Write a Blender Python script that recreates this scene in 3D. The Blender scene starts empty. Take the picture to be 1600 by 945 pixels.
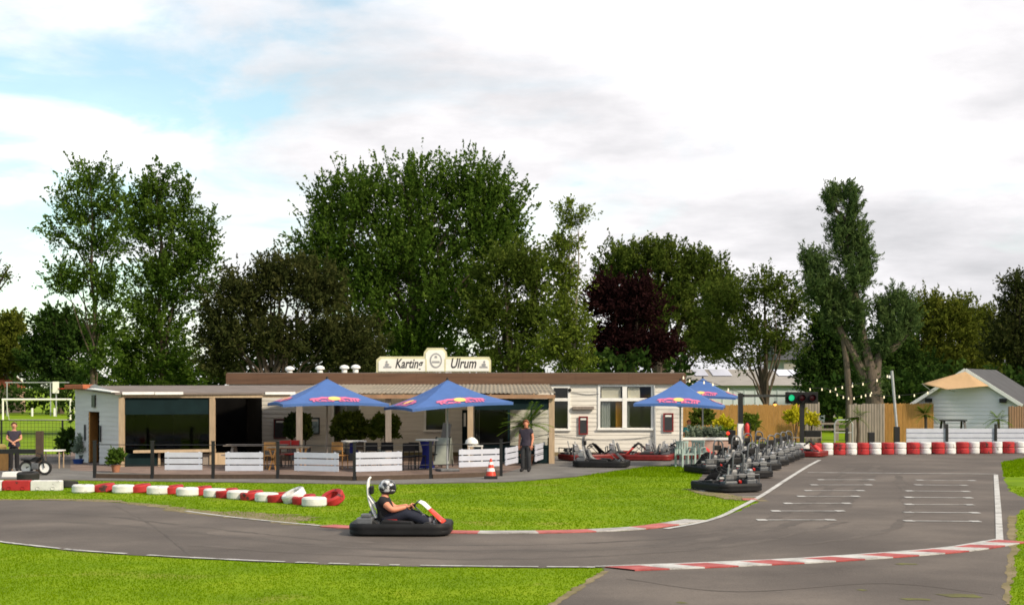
import bpy, bmesh, math, random
import numpy as np
from mathutils import Vector, Matrix, geometry
random.seed(7); RNG = np.random.default_rng(7)
S = bpy.context.scene
COL = S.collection
R = math.radians
PI = math.pi

# ------------------------------------------------------------------ camera, sky, sun, exposure
F, HZ, CH = 2400.0, 602.0, 2.8          # focal length and horizon row in photo pixels, eye height in metres
cam_d = bpy.data.cameras.new('camera'); cam = bpy.data.objects.new('camera', cam_d); COL.objects.link(cam)
cam.location = (0, 0, CH); cam.rotation_euler = (R(90), 0, 0)
cam_d.sensor_width = 36; cam_d.lens = 36 * F / 1600; cam_d.shift_y = (HZ - 472.5) / 1600
cam_d.clip_start = 0.1; cam_d.clip_end = 3000
S.camera = cam
SUN_AZ, SUN_EL = R(128), R(36)          # azimuth clockwise from +Y
sd = Vector((math.sin(SUN_AZ) * math.cos(SUN_EL), math.cos(SUN_AZ) * math.cos(SUN_EL), math.sin(SUN_EL)))
sun_d = bpy.data.lights.new('sun', 'SUN'); sun = bpy.data.objects.new('sun', sun_d); COL.objects.link(sun)
sun_d.energy = 3.8; sun_d.angle = R(5.0); sun_d.color = (1.0, 0.87, 0.68)
sun.rotation_euler = sd.to_track_quat('Z', 'Y').to_euler()
S.view_settings.view_transform = 'Standard'; S.view_settings.look = 'None'
S.view_settings.exposure = 0.30; S.view_settings.gamma = 1.0
try: S.view_settings.use_curve_mapping = False
except Exception: pass
S.cycles.max_bounces = 6; S.cycles.transparent_max_bounces = 12
S.cycles.filter_width = 1.7

def make_world():
    w = bpy.data.worlds.new('World'); S.world = w; w.use_nodes = True
    nt = w.node_tree; nt.nodes.clear(); N = nt.nodes.new; L = nt.links.new
    def math_(op, a, b=None, c=None, clamp=False):
        n = N('ShaderNodeMath'); n.operation = op; n.use_clamp = clamp
        for i, v in enumerate((a, b, c)):
            if v is None: continue
            if isinstance(v, (int, float)): n.inputs[i].default_value = v
            else: L(v, n.inputs[i])
        return n.outputs[0]
    def ramp(fac, stops):
        n = N('ShaderNodeValToRGB'); e = n.color_ramp.elements
        e[0].position, e[0].color = stops[0][0], (*stops[0][1], 1); e[1].position, e[1].color = stops[-1][0], (*stops[-1][1], 1)
        for p, c in stops[1:-1]:
            k = e.new(p); k.color = (*c, 1)
        L(fac, n.inputs[0]); return n.outputs[0]
    def noise(vec, scale, detail=6, rough=.55, dist=0.0):
        n = N('ShaderNodeTexNoise'); n.inputs['Scale'].default_value = scale; n.inputs['Detail'].default_value = detail
        n.inputs['Roughness'].default_value = rough; n.inputs['Distortion'].default_value = dist; L(vec, n.inputs['Vector']); return n.outputs[0]
    def comb(x, y, z):
        n = N('ShaderNodeCombineXYZ')
        for i, v in enumerate((x, y, z)):
            if isinstance(v, (int, float)): n.inputs[i].default_value = v
            else: L(v, n.inputs[i])
        return n.outputs[0]
    sky = N('ShaderNodeTexSky'); sky.sky_type = 'NISHITA'; sky.sun_disc = False
    sky.sun_elevation = SUN_EL; sky.sun_rotation = SUN_AZ; sky.air_density = 1.0; sky.dust_density = 0.6; sky.ozone_density = 2.0
    tc = N('ShaderNodeTexCoord'); sep = N('ShaderNodeSeparateXYZ'); L(tc.outputs['Generated'], sep.inputs[0])
    x, y, z = sep.outputs
    zz = math_('ADD', math_('MAXIMUM', z, 0.0), 0.17)
    u = math_('DIVIDE', x, zz); v = math_('DIVIDE', y, zz)
    P = comb(u, v, 0.0)
    n1 = noise(comb(math_('ADD', u, 5.9), math_('MULTIPLY', v, .9), 0.7), 1.9, 9, .56, .55)
    n2 = noise(comb(math_('MULTIPLY', u, .8), math_('MULTIPLY', v, .8), 4.0), 1.5, 8, .60)
    # more open sky to the west (left), closed bright cloud ahead
    open_ = math_('MULTIPLY', math_('ADD', x, 0.02, clamp=False), -0.62)
    dens = math_('SUBTRACT', math_('ADD', n1, 0.16), math_('MAXIMUM', open_, -0.10))
    mask = ramp(dens, [(0.45, (.16, .16, .16)), (0.56, (.74, .74, .74)), (0.68, (1, 1, 1))])
    # grey undersides of thicker cloud, mostly to the right and low down
    right = math_('MULTIPLY', math_('MAXIMUM', math_('SUBTRACT', x, 0.06), 0.0), 1.0)
    g = math_('ADD', math_('ADD', n2, math_('MULTIPLY', right, 0.42)), math_('MULTIPLY', math_('SUBTRACT', 0.12, z), 0.15))
    ccol = ramp(g, [(0.41, (1.16, 1.15, 1.14)), (0.51, (0.87, 0.85, 0.865)), (0.63, (0.70, 0.69, 0.71)), (0.79, (0.53, 0.53, 0.55))])
    sm = N('ShaderNodeVectorMath'); sm.operation = 'MULTIPLY'; sm.inputs[1].default_value = (0.150, 0.160, 0.135); L(sky.outputs[0], sm.inputs[0])
    mx = N('ShaderNodeMix'); mx.data_type = 'RGBA'
    L(mask, mx.inputs[0]); L(sm.outputs[0], mx.inputs[6]); L(ccol, mx.inputs[7])
    bg = N('ShaderNodeBackground'); bg.inputs['Strength'].default_value = 1.0; L(mx.outputs[2], bg.inputs[0])
    out = N('ShaderNodeOutputWorld'); L(bg.outputs[0], out.inputs[0])
make_world()

# ------------------------------------------------------------------ pixel <-> place
def G(px, py):
    Y = F * CH / (py - HZ); return ((px - 800) * Y / F, Y)
def X(px, Y): return (px - 800) * Y / F
def Zt(py, Y): return CH + (HZ - py) * Y / F

# ------------------------------------------------------------------ materials
MATS = {}
def mat(name, col, rough=.6, var=.12, scale=6.0, metal=0.0, bump=0.0, bscale=30.0, emit=None, spec=.4, stretch=None, col2=None, coat=0):
    if name in MATS: return MATS[name]
    m = bpy.data.materials.new(name); m.use_nodes = True; MATS[name] = m
    nt = m.node_tree; b = nt.nodes['Principled BSDF']; N = nt.nodes.new; L = nt.links.new
    b.inputs['Roughness'].default_value = rough; b.inputs['Metallic'].default_value = metal
    b.inputs['Specular IOR Level'].default_value = spec
    if coat: b.inputs['Coat Weight'].default_value = coat
    tc = N('ShaderNodeTexCoord'); mp = N('ShaderNodeMapping'); L(tc.outputs['Object'], mp.inputs[0])
    if stretch: mp.inputs['Scale'].default_value = stretch
    n = N('ShaderNodeTexNoise'); n.inputs['Scale'].default_value = scale; n.inputs['Detail'].default_value = 6; n.inputs['Roughness'].default_value = .6
    L(mp.outputs[0], n.inputs['Vector'])
    r = N('ShaderNodeValToRGB'); L(n.outputs[0], r.inputs[0])
    c2 = col2 or tuple(min(1, c * (1 + var)) for c in col); c1 = tuple(c * (1 - var) for c in col)
    e = r.color_ramp.elements; e[0].position = .3; e[0].color = (*c1, 1); e[1].position = .7; e[1].color = (*c2, 1)
    L(r.outputs[0], b.inputs['Base Color'])
    if bump:
        n2 = N('ShaderNodeTexNoise'); n2.inputs['Scale'].default_value = bscale; n2.inputs['Detail'].default_value = 5
        L(mp.outputs[0], n2.inputs['Vector'])
        bp = N('ShaderNodeBump'); bp.inputs['Strength'].default_value = bump; bp.inputs['Distance'].default_value = .02
        L(n2.outputs[0], bp.inputs['Height']); L(bp.outputs[0], b.inputs['Normal'])
    if emit:
        b.inputs['Emission Color'].default_value = (*emit[:3], 1); b.inputs['Emission Strength'].default_value = emit[3]
    return m

def mat_glass(name, tint=(1, 1, 1), refl=.12, trans=.9, ior=1.45):
    m = bpy.data.materials.new(name); m.use_nodes = True; nt = m.node_tree; nt.nodes.clear(); N = nt.nodes.new; L = nt.links.new
    t = N('ShaderNodeBsdfTransparent'); t.inputs[0].default_value = (*[c * trans for c in tint], 1)
    g = N('ShaderNodeBsdfGlossy'); g.inputs['Roughness'].default_value = .04
    fr = N('ShaderNodeLayerWeight'); fr.inputs['Blend'].default_value = .5
    pw = N('ShaderNodeMath'); pw.operation = 'POWER'; L(fr.outputs['Facing'], pw.inputs[0]); pw.inputs[1].default_value = 4.0
    ml = N('ShaderNodeMath'); ml.operation = 'MULTIPLY'; L(pw.outputs[0], ml.inputs[0]); ml.inputs[1].default_value = (ior - 1) * 1.2
    ad = N('ShaderNodeMath'); ad.operation = 'ADD'; ad.inputs[1].default_value = refl * .5; L(ml.outputs[0], ad.inputs[0])
    mx = N('ShaderNodeMixShader'); L(ad.outputs[0], mx.inputs[0]); L(t.outputs[0], mx.inputs[1]); L(g.outputs[0], mx.inputs[2])
    o = N('ShaderNodeOutputMaterial'); L(mx.outputs[0], o.inputs[0]); MATS[name] = m; return m

def mat_leaf(name, c0, c1, c2, trans=.3):
    m = bpy.data.materials.new(name); m.use_nodes = True; nt = m.node_tree; nt.nodes.clear(); N = nt.nodes.new; L = nt.links.new
    a = N('ShaderNodeAttribute'); a.attribute_name = 'tone'
    r = N('ShaderNodeValToRGB'); e = r.color_ramp.elements; L(a.outputs['Fac'], r.inputs[0])
    e[0].position = 0; e[0].color = (*c0, 1); e[1].position = 1; e[1].color = (*c2, 1); k = e.new(.5); k.color = (*c1, 1)
    d = N('ShaderNodeBsdfDiffuse'); t = N('ShaderNodeBsdfTranslucent'); L(r.outputs[0], d.inputs[0]); L(r.outputs[0], t.inputs[0])
    mx = N('ShaderNodeMixShader'); mx.inputs[0].default_value = trans; L(d.outputs[0], mx.inputs[1]); L(t.outputs[0], mx.inputs[2])
    o = N('ShaderNodeOutputMaterial'); L(mx.outputs[0], o.inputs[0]); MATS[name] = m; return m

def mat_ground(name, stops, scale, fine, bump, rough=.9, streak=None, patches=None):
    m = bpy.data.materials.new(name); m.use_nodes = True; nt = m.node_tree; b = nt.nodes['Principled BSDF']; N = nt.nodes.new; L = nt.links.new
    b.inputs['Roughness'].default_value = rough; b.inputs['Specular IOR Level'].default_value = .08 if name == 'turf' else .25
    g = N('ShaderNodeNewGeometry')
    def noise(sc, det=8, rg=.6, st=None):
        mp = N('ShaderNodeMapping'); L(g.outputs['Position'], mp.inputs[0])
        if st: mp.inputs['Scale'].default_value = st
        n = N('ShaderNodeTexNoise'); n.inputs['Scale'].default_value = sc; n.inputs['Detail'].default_value = det; n.inputs['Roughness'].default_value = rg
        L(mp.outputs[0], n.inputs['Vector']); return n.outputs[0]
    a = noise(scale, 8, .62, streak); f = noise(fine, 4, .7)
    ad = N('ShaderNodeMath'); ad.operation = 'MULTIPLY_ADD'; L(f, ad.inputs[0]); ad.inputs[1].default_value = .45; 
    sb = N('ShaderNodeMath'); sb.operation = 'SUBTRACT'; L(a, sb.inputs[0]); sb.inputs[1].default_value = .22; L(sb.outputs[0], ad.inputs[2])
    r = N('ShaderNodeValToRGB'); e = r.color_ramp.elements; L(ad.outputs[0], r.inputs[0])
    e[0].position = stops[0][0]; e[0].color = (*stops[0][1], 1); e[1].position = stops[-1][0]; e[1].color = (*stops[-1][1], 1)
    for p, c in stops[1:-1]:
        k = e.new(p); k.color = (*c, 1)
    c = r.outputs[0]
    if patches:
        n = noise(patches[0], 5, .55); rr = N('ShaderNodeValToRGB'); L(n, rr.inputs[0])
        rr.color_ramp.elements[0].position = patches[1]; rr.color_ramp.elements[1].position = patches[2]
        mx = N('ShaderNodeMix'); mx.data_type = 'RGBA'; L(rr.outputs[0], mx.inputs[0]); L(c, mx.inputs[6]); mx.inputs[7].default_value = (*patches[3], 1); c = mx.outputs[2]
    L(c, b.inputs['Base Color'])
    bp = N('ShaderNodeBump'); bp.inputs['Strength'].default_value = bump; bp.inputs['Distance'].default_value = .02; L(f, bp.inputs['Height']); L(bp.outputs[0], b.inputs['Normal'])
    MATS[name] = m; return m

mat_ground('turf', [(.28, (.092, .165, .003)), (.48, (.145, .235, .003)), (.62, (.188, .275, .004)), (.78, (.25, .285, .015))], .45, 14, .25, patches=(.5, .58, .76, (.25, .235, .045)))
mat_ground('tarmac', [(.24, (.068, .056, .049)), (.5, (.116, .097, .084)), (.76, (.180, .150, .126))], .28, 26, .5, .85, patches=(.2, .48, .68, (.082, .068, .060)))
mat_ground('paving', [(.3, (.12, .085, .072)), (.5, (.20, .14, .115)), (.72, (.27, .20, .165))], 1.2, 30, .3, .9)
mat_ground('pathstone', [(.3, (.10, .095, .088)), (.5, (.15, .14, .13)), (.72, (.19, .18, .165))], .9, 40, .3, .9)
mat_ground('dirt', [(.3, (.13, .115, .045)), (.5, (.20, .16, .085)), (.72, (.27, .215, .13))], 1.5, 30, .4, .95)
mat_ground('moss', [(.3, (.09, .085, .04)), (.5, (.12, .115, .045)), (.72, (.15, .16, .04))], 2.5, 30, .4, .95)
mat_ground('road_paint', [(.30, (.16, .15, .14)), (.46, (.42, .41, .39)), (.72, (.60, .59, .57))], 2.5, 30, .1, .7)
mat_ground('kerb_red', [(.30, (.20, .055, .055)), (.5, (.36, .065, .06)), (.72, (.46, .13, .12))], 2.5, 30, .1, .7)
mat_ground('kerb_pink', [(.30, (.24, .09, .08)), (.5, (.44, .12, .11)), (.72, (.50, .18, .16))], 2.5, 30, .1, .8)
mat_ground('kerb_worn', [(.30, (.22, .20, .19)), (.5, (.38, .36, .34)), (.72, (.54, .52, .50))], 2.5, 30, .1, .8)

def siding_mat(name, col, var=.10): return mat(name, col, .65, var, 1.6, bump=.15, bscale=14, stretch=(.35, 1, 5))
M = MATS
siding_mat('cream_siding', (.69, .655, .59), .17); siding_mat('pale_siding', (.60, .565, .55)); siding_mat('shed_white', (.70, .69, .77), .05)
mat('white_panel', (.50, .515, .60), .55, .08, 3)
mat('white_paint', (.80, .79, .76), .5, .06, 4)
mat('fascia', (.12, .062, .035), .6, .22, 2.0, stretch=(.4, 1, 6))
mat('tan_timber', (.42, .31, .20), .7, .18, 4, stretch=(4, 4, .5))
mat('grey_timber', (.24, .20, .17), .8, .2, 4, stretch=(4, 4, .5))
mat('roof_felt', (.17, .14, .125), .9, .22, 1.6, bump=.3, bscale=30)
mat('canvas_roof', (.56, .50, .41), .8, .12, 1.8)
def mat_sheet(name, col):
    m = bpy.data.materials.new(name); m.use_nodes = True; nt = m.node_tree; nt.nodes.clear(); N = nt.nodes.new; L = nt.links.new
    tc = N('ShaderNodeTexCoord'); n = N('ShaderNodeTexNoise'); n.inputs['Scale'].default_value = 1.1; n.inputs['Detail'].default_value = 6; L(tc.outputs['Object'], n.inputs[0])
    r = N('ShaderNodeValToRGB'); L(n.outputs[0], r.inputs[0]); e = r.color_ramp.elements; e[0].position = .32; e[0].color = (*[c * .72 for c in col], 1); e[1].position = .66; e[1].color = (*col, 1)
    d = N('ShaderNodeBsdfDiffuse'); t = N('ShaderNodeBsdfTranslucent'); L(r.outputs[0], d.inputs[0]); L(r.outputs[0], t.inputs[0]); mx = N('ShaderNodeMixShader'); mx.inputs[0].default_value = .52
    L(d.outputs[0], mx.inputs[1]); L(t.outputs[0], mx.inputs[2]); o = N('ShaderNodeOutputMaterial'); L(mx.outputs[0], o.inputs[0]); MATS[name] = m
mat_sheet('roof_sheet', (.56, .50, .41))
mat('roof_board', (.33, .19, .11), .8, .2, 3)
mat('roof_tile', (.42, .12, .05), .8, .2, 6)
mat('slate_roof', (.060, .060, .066), .85, .25, 1.2, bump=.25, bscale=12)
mat('dark_green', (.007, .018, .020), .8, .2, 2, spec=.1)
mat('inside_shade', (.006, .0055, .005), .9, .3, 2, spec=.05)  # near-black base colour, interior shade of shed and bay put into it
mat('black_metal', (.012, .012, .013), .45, .2, 8)
mat('black_plastic', (.010, .010, .011), .6, .3, 5, spec=.25)
mat('grey_plastic', (.10, .105, .115), .4, .3, 6)
mat('steel', (.45, .45, .46), .35, .1, 8, metal=.8)
mat('galvanised', (.40, .41, .42), .5, .12, 8, metal=.3)
mat('rubber', (.018, .017, .017), .8, .25, 10)
def mat_chipped(name, col, under, amount, scale=3.2):
    m = mat(name, col, .65, .16, 5, bump=.25, bscale=22); nt = m.node_tree; N = nt.nodes.new; L = nt.links.new; b = nt.nodes['Principled BSDF']; src = b.inputs['Base Color'].links[0].from_socket
    tc = N('ShaderNodeNewGeometry'); n = N('ShaderNodeTexNoise'); n.inputs['Scale'].default_value = scale; n.inputs['Detail'].default_value = 9; n.inputs['Roughness'].default_value = .72; L(tc.outputs['Position'], n.inputs[0])
    r = N('ShaderNodeValToRGB'); L(n.outputs[0], r.inputs[0]); r.color_ramp.elements[0].position = amount; r.color_ramp.elements[0].color = (0, 0, 0, 1); r.color_ramp.elements[1].position = amount + .05; r.color_ramp.elements[1].color = (1, 1, 1, 1)
    mx = N('ShaderNodeMix'); mx.data_type = 'RGBA'; L(r.outputs[0], mx.inputs[0]); mx.inputs[6].default_value = (*under, 1); L(src, mx.inputs[7]); L(mx.outputs[2], b.inputs['Base Color'])
mat_chipped('tyre_white', (.64, .63, .62), (.16, .15, .14), .37); mat_chipped('tyre_red', (.38, .020, .022), (.05, .022, .02), .38)
mat('red_paint', (.50, .022, .018), .4, .12, 6)
mat('deep_red', (.16, .012, .010), .45, .3, 6)
mat('orange_red', (.62, .048, .022), .35, .1, 6)
mat('blue_canvas', (.055, .125, .34), .75, .10, 2.2)
mat('blue_cloth', (.012, .018, .22), .7, .2, 4)
mat('logo_red', (.60, .13, .26), .7, .1, 4); mat('logo_yellow', (.82, .56, .16), .7, .08, 4)
mat('ink', (.03, .03, .035), .6, .1, 6); mat('grey_ink', (.30, .30, .31), .6, .2, 12)
mat('sign_face', (.80, .78, .73), .5, .05, 3); mat('sign_rim', (.60, .57, .36), .5, .12, 3)
mat('bamboo', (.46, .235, .065), .75, .35, 9, stretch=(7, 7, .35), col2=(.55, .31, .10))
mat('brick_pink', (.44, .29, .23), .85, .15, 5, bump=.2); mat('brown_board', (.22, .13, .075), .8, .2, 3, stretch=(6, 6, .5))
mat('skin', (.56, .27, .17), .55, .06, 8); mat('skin_red', (.62, .25, .15), .55, .06, 8)
mat('hair_red', (.24, .07, .02), .6, .2, 30); mat('hair_brown', (.10, .05, .025), .6, .2, 30)
mat('black_cloth', (.013, .012, .014), .85, .25, 10); mat('denim', (.011, .014, .028), .85, .25, 12); mat('dark_trousers', (.03, .032, .036), .85, .2, 10)
mat('dark_shirt', (.035, .028, .045), .85, .2, 10); mat('teal_cloth', (.04, .36, .42), .8, .1, 8); mat('grey_cloth', (.22, .20, .22), .85, .2, 10)
mat('bark', (.085, .062, .045), .95, .3, 6, bump=.6, bscale=12, stretch=(3, 3, .6)); mat('pale_bark', (.30, .26, .20), .9, .3, 6, bump=.4, stretch=(3, 3, .6))
mat('willow_bark', (.105, .082, .060), .95, .3, 5, bump=.6, bscale=9, stretch=(3, 3, .5))
mat('terracotta', (.36, .15, .08), .8, .15, 8); mat('blue_pot', (.02, .06, .25), .4, .1, 8)
mat('wood_orange', (.55, .27, .08), .55, .15, 8); mat('dark_wood', (.07, .045, .03), .7, .2, 8)
mat('chair_green', (.30, .38, .36), .5, .1, 8); mat('board_green', (.34, .37, .32), .6, .1, 6)
mat('chalkboard', (.028, .030, .034), .7, .2, 8); mat('poster_blue', (.10, .20, .27), .5, .9, 5, col2=(.45, .62, .68))
mat('curtain_orange', (.62, .33, .06), .8, .15, 8, stretch=(8, 8, .4)); mat('curtain_grey', (.45, .46, .45), .8, .15, 8, stretch=(8, 8, .4)); mat('inside_wall', (.42, .36, .28), .8, .1, 2)
mat('sail_beige', (.43, .28, .15), .8, .08, 3)
mat('lamp_green', (.02, .35, .14), .3, 0, emit=(.02, .9, .36, .5)); mat('lamp_dead', (.10, .006, .01), .3, .1); mat('lamp_red', (.5, .02, .01), .3, 0, emit=(1, .06, .02, .8))
mat('bulb', (.9, .8, .6), .3, 0, emit=(1, .80, .52, .6)); mat('amber', (.8, .4, .1), .3, 0, emit=(1, .45, .08, 1.5))
mat('helmet_paint', (.26, .26, .28), .2, .92, 7, col2=(.62, .62, .64), coat=.5); _r = [n for n in M['helmet_paint'].node_tree.nodes if n.type == 'VALTORGB'][0].color_ramp.elements; _r[0].position = .50; _r[1].position = .58
mat('visor', (.008, .008, .010), .08, 0, spec=.6)
mat('goal_white', (.82, .80, .72), .5, .05); mat('far_wall', (.52, .57, .60), .8, .1, 1); mat('far_roof', (.30, .28, .26), .85, .15, .8); mat('roof_light', (.62, .64, .76), .3, .06)
mat_glass('glass', (.97, .99, .98), .05, .97, 1.35); mat_glass('plastic_sheet', (.95, .97, .97), .02, .93, 1.18); mat_glass('tinted_sheet', (.74, .80, .78), .05, .72, 1.2)

mat_leaf('leaf_wood', (.040, .058, .009), (.095, .115, .016), (.165, .18, .028))
mat_leaf('leaf_mid', (.028, .062, .009), (.064, .118, .016), (.125, .190, .030), .38)
mat_leaf('leaf_deep', (.014, .034, .008), (.030, .060, .012), (.060, .100, .018))
mat_leaf('leaf_olive', (.030, .052, .009), (.068, .100, .016), (.125, .158, .028), .36)
mat_leaf('leaf_brown', (.022, .032, .010), (.044, .054, .016), (.080, .082, .026))
mat_leaf('leaf_pale', (.055, .085, .014), (.115, .16, .022), (.19, .235, .035), .35)
mat_leaf('leaf_copper', (.010, .005, .006), (.020, .008, .009), (.038, .015, .014), .2)
mat_leaf('leaf_willow', (.036, .068, .022), (.074, .120, .038), (.135, .185, .060))
mat_leaf('leaf_palm', (.05, .10, .012), (.11, .19, .02), (.20, .28, .03))
mat_leaf('leaf_yellow', (.28, .26, .012), (.48, .44, .02), (.62, .56, .04))
mat_leaf('leaf_sage', (.12, .16, .12), (.18, .23, .17), (.26, .31, .23))
mat_leaf('grass_blade', (.118, .212, .003), (.158, .262, .003), (.205, .300, .005), .5)

# ------------------------------------------------------------------ mesh helpers
def link(name, me, parent=None, mats=(), smooth=False):
    o = bpy.data.objects.new(name, me); COL.objects.link(o)
    for m in mats: me.materials.append(M[m] if isinstance(m, str) else m)
    if smooth: me.shade_smooth()
    if parent is not None: o.parent = parent
    return o
def thing(name, label, cat, loc=(0, 0, 0), rz=0, group=None):
    o = bpy.data.objects.new(name, None); COL.objects.link(o); o.empty_display_size = .2
    o.location = loc; o.rotation_euler = (0, 0, rz); o['label'] = label; o['category'] = cat
    if group: o['group'] = group
    return o
def tag(o, label, cat, group=None):
    o['label'] = label; o['category'] = cat
    if group: o['group'] = group
    return o
def struct(o): o['kind'] = 'structure'; return o
def children(o): return [c for c in bpy.data.objects if c.parent == o]
def copy_tree(o, kids=None, parent=None):
    c = o.copy(); COL.objects.link(c)
    if parent is not None: c.parent = parent
    for k in o.children: copy_tree(k, None, c)
    return c

class MB:
    def __init__(s): s.v = []; s.f = []; s.mi = []
    def add(s, V, Fc, mi=0):
        b = len(s.v); s.v += [tuple(p) for p in V]; s.f += [tuple(b + i for i in f) for f in Fc]; s.mi += [mi] * len(Fc); return s
    def box(s, a, b, mi=0, rz=0, c=None):
        x0, y0, z0 = a; x1, y1, z1 = b
        V = [(x0, y0, z0), (x1, y0, z0), (x1, y1, z0), (x0, y1, z0), (x0, y0, z1), (x1, y0, z1), (x1, y1, z1), (x0, y1, z1)]
        if rz:
            cx, cy = c if c else ((x0 + x1) / 2, (y0 + y1) / 2); k, sn = math.cos(rz), math.sin(rz)
            V = [(cx + (x - cx) * k - (y - cy) * sn, cy + (x - cx) * sn + (y - cy) * k, z) for x, y, z in V]
        return s.add(V, [(0, 3, 2, 1), (4, 5, 6, 7), (0, 1, 5, 4), (1, 2, 6, 5), (2, 3, 7, 6), (3, 0, 4, 7)], mi)
    def beam(s, p, q, w, h, mi=0):
        p, q = Vector(p), Vector(q); d = (q - p).normalized(); up = Vector((0, 0, 1)) if abs(d.z) < .95 else Vector((0, 1, 0))
        a = d.cross(up).normalized() * w / 2; b = a.cross(d).normalized() * h / 2
        V = [p - a - b, p + a - b, p + a + b, p - a + b, q - a - b, q + a - b, q + a + b, q - a + b]
        return s.add(V, [(0, 3, 2, 1), (4, 5, 6, 7), (0, 1, 5, 4), (1, 2, 6, 5), (2, 3, 7, 6), (3, 0, 4, 7)], mi)
    def tube(s, pts, r, n=8, mi=0, cap=True, closed=False):
        pts = [Vector(p) for p in pts]; m = len(pts); rs = r if isinstance(r, (list, tuple)) else [r] * m
        rings = []; prev = None
        for i, p in enumerate(pts):
            if closed: d = (pts[(i + 1) % m] - pts[i - 1]).normalized()
            else: d = (pts[min(i + 1, m - 1)] - pts[max(i - 1, 0)]).normalized()
            if prev is None:
                a = d.cross(Vector((0, 0, 1)) if abs(d.z) < .9 else Vector((0, 1, 0))).normalized()
            else:
                a = prev - d * prev.dot(d); a = a.normalized() if a.length > 1e-6 else d.orthogonal().normalized()
            prev = a; b = d.cross(a)
            rings.append([p + (a * math.cos(2 * PI * k / n) + b * math.sin(2 * PI * k / n)) * rs[i] for k in range(n)])
        V = [q for ring in rings for q in ring]; Fc = []
        for i in range(m if closed else m - 1):
            j = (i + 1) % m
            for k in range(n): Fc.append((i * n + k, i * n + (k + 1) % n, j * n + (k + 1) % n, j * n + k))
        if cap and not closed: Fc += [tuple(range(n))[::-1], tuple((m - 1) * n + k for k in range(n))]
        return s.add(V, Fc, mi)
    def lathe(s, prof, n=20, c=(0, 0, 0), mi=0, mtx=None):
        V = []; Fc = []
        for r, z in prof:
            for k in range(n):
                p = Vector((r * math.cos(2 * PI * k / n), r * math.sin(2 * PI * k / n), z))
                V.append((mtx @ p if mtx else p) + Vector(c))
        for i in range(len(prof) - 1):
            for k in range(n): Fc.append((i * n + k, i * n + (k + 1) % n, (i + 1) * n + (k + 1) % n, (i + 1) * n + k))
        if prof[0][0] > 1e-5 : pass
        return s.add(V, Fc, mi)
    def ball(s, c, r, n=12, m=8, mi=0):
        rx, ry, rz = r if isinstance(r, (tuple, list)) else (r, r, r); V = []; Fc = []
        for i in range(m + 1):
            t = PI * i / m
            for k in range(n): V.append((c[0] + rx * math.sin(t) * math.cos(2 * PI * k / n), c[1] + ry * math.sin(t) * math.sin(2 * PI * k / n), c[2] - rz * math.cos(t)))
        for i in range(m):
            for k in range(n): Fc.append((i * n + k, i * n + (k + 1) % n, (i + 1) * n + (k + 1) % n, (i + 1) * n + k))
        return s.add(V, Fc, mi)
    def prism(s, poly, y0, y1, mi=0, plane='XZ'):
        n = len(poly)
        if plane == 'XZ': V = [(a, y0, b) for a, b in poly] + [(a, y1, b) for a, b in poly]
        elif plane == 'XY': V = [(a, b, y0) for a, b in poly] + [(a, b, y1) for a, b in poly]
        else: V = [(y0, a, b) for a, b in poly] + [(y1, a, b) for a, b in poly]
        Fc = [tuple(range(n)), tuple(range(2 * n - 1, n - 1, -1))] + [(i, i + n, (i + 1) % n + n, (i + 1) % n) for i in range(n)]
        return s.add(V, Fc, mi)
    def mesh(s, name, bevel=0, fix=True):
        me = bpy.data.meshes.new(name); me.from_pydata(s.v, [], s.f)
        me.polygons.foreach_set('material_index', s.mi)
        if fix or bevel:
            bm = bmesh.new(); bm.from_mesh(me)
            bmesh.ops.remove_doubles(bm, verts=bm.verts, dist=1e-5)
            bmesh.ops.recalc_face_normals(bm, faces=bm.faces)
            if bevel:
                ed = [e for e in bm.edges if len(e.link_faces) == 2 and e.calc_face_angle(0) > .6]
                bmesh.ops.bevel(bm, geom=ed, offset=bevel, segments=2, affect='EDGES', profile=.6)
            bm.to_mesh(me); bm.free()
        me.update(); return me
    def build(s, name, mats, parent=None, smooth=False, bevel=0, loc=None, rz=0):
        if isinstance(mats, str): mats = (mats,)
        o = link(name, s.mesh(name, bevel), parent, mats, smooth)
        if smooth and hasattr(o.data, 'set_sharp_from_angle'): o.data.set_sharp_from_angle(angle=R(40))
        if loc is not None: o.location = loc
        if rz: o.rotation_euler.z = rz
        return o

def catmull(pts, n=8):
    P = [np.array(p, float) for p in pts]; P = [2 * P[0] - P[1]] + P + [2 * P[-1] - P[-2]]; out = []
    for i in range(1, len(P) - 2):
        for t in np.linspace(0, 1, n, endpoint=False):
            a, b, c, d = P[i - 1:i + 3]
            out.append(.5 * (2 * b + (c - a) * t + (2 * a - 5 * b + 4 * c - d) * t * t + (3 * b - a - 3 * c + d) * t ** 3))
    out.append(P[-2]); return out

def sheet(name, poly, z, m, rough_edge=0.0, seed=1):
    pts = []; rg = random.Random(seed); n = len(poly)
    for i in range(n):
        a = np.array(poly[i]); b = np.array(poly[(i + 1) % n]); L_ = np.linalg.norm(b - a); k = max(1, int(L_ / .35)) if rough_edge else 1
        for j in range(min(k, 60)):
            p = a + (b - a) * j / min(k, 60); pts.append((p[0] + rg.uniform(-1, 1) * rough_edge, p[1] + rg.uniform(-1, 1) * rough_edge))
    tri = geometry.tessellate_polygon([[Vector((p[0], p[1], 0)) for p in pts]])
    me = bpy.data.meshes.new(name); me.from_pydata([(p[0], p[1], z) for p in pts], [], [tuple(t) for t in tri])
    bm = bmesh.new(); bm.from_mesh(me)
    for f in bm.faces:
        f.normal_update()
        if f.normal.z < 0: f.normal_flip()
    bm.to_mesh(me); bm.free()
    return struct(link(name, me, None, (m,)))

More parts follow.
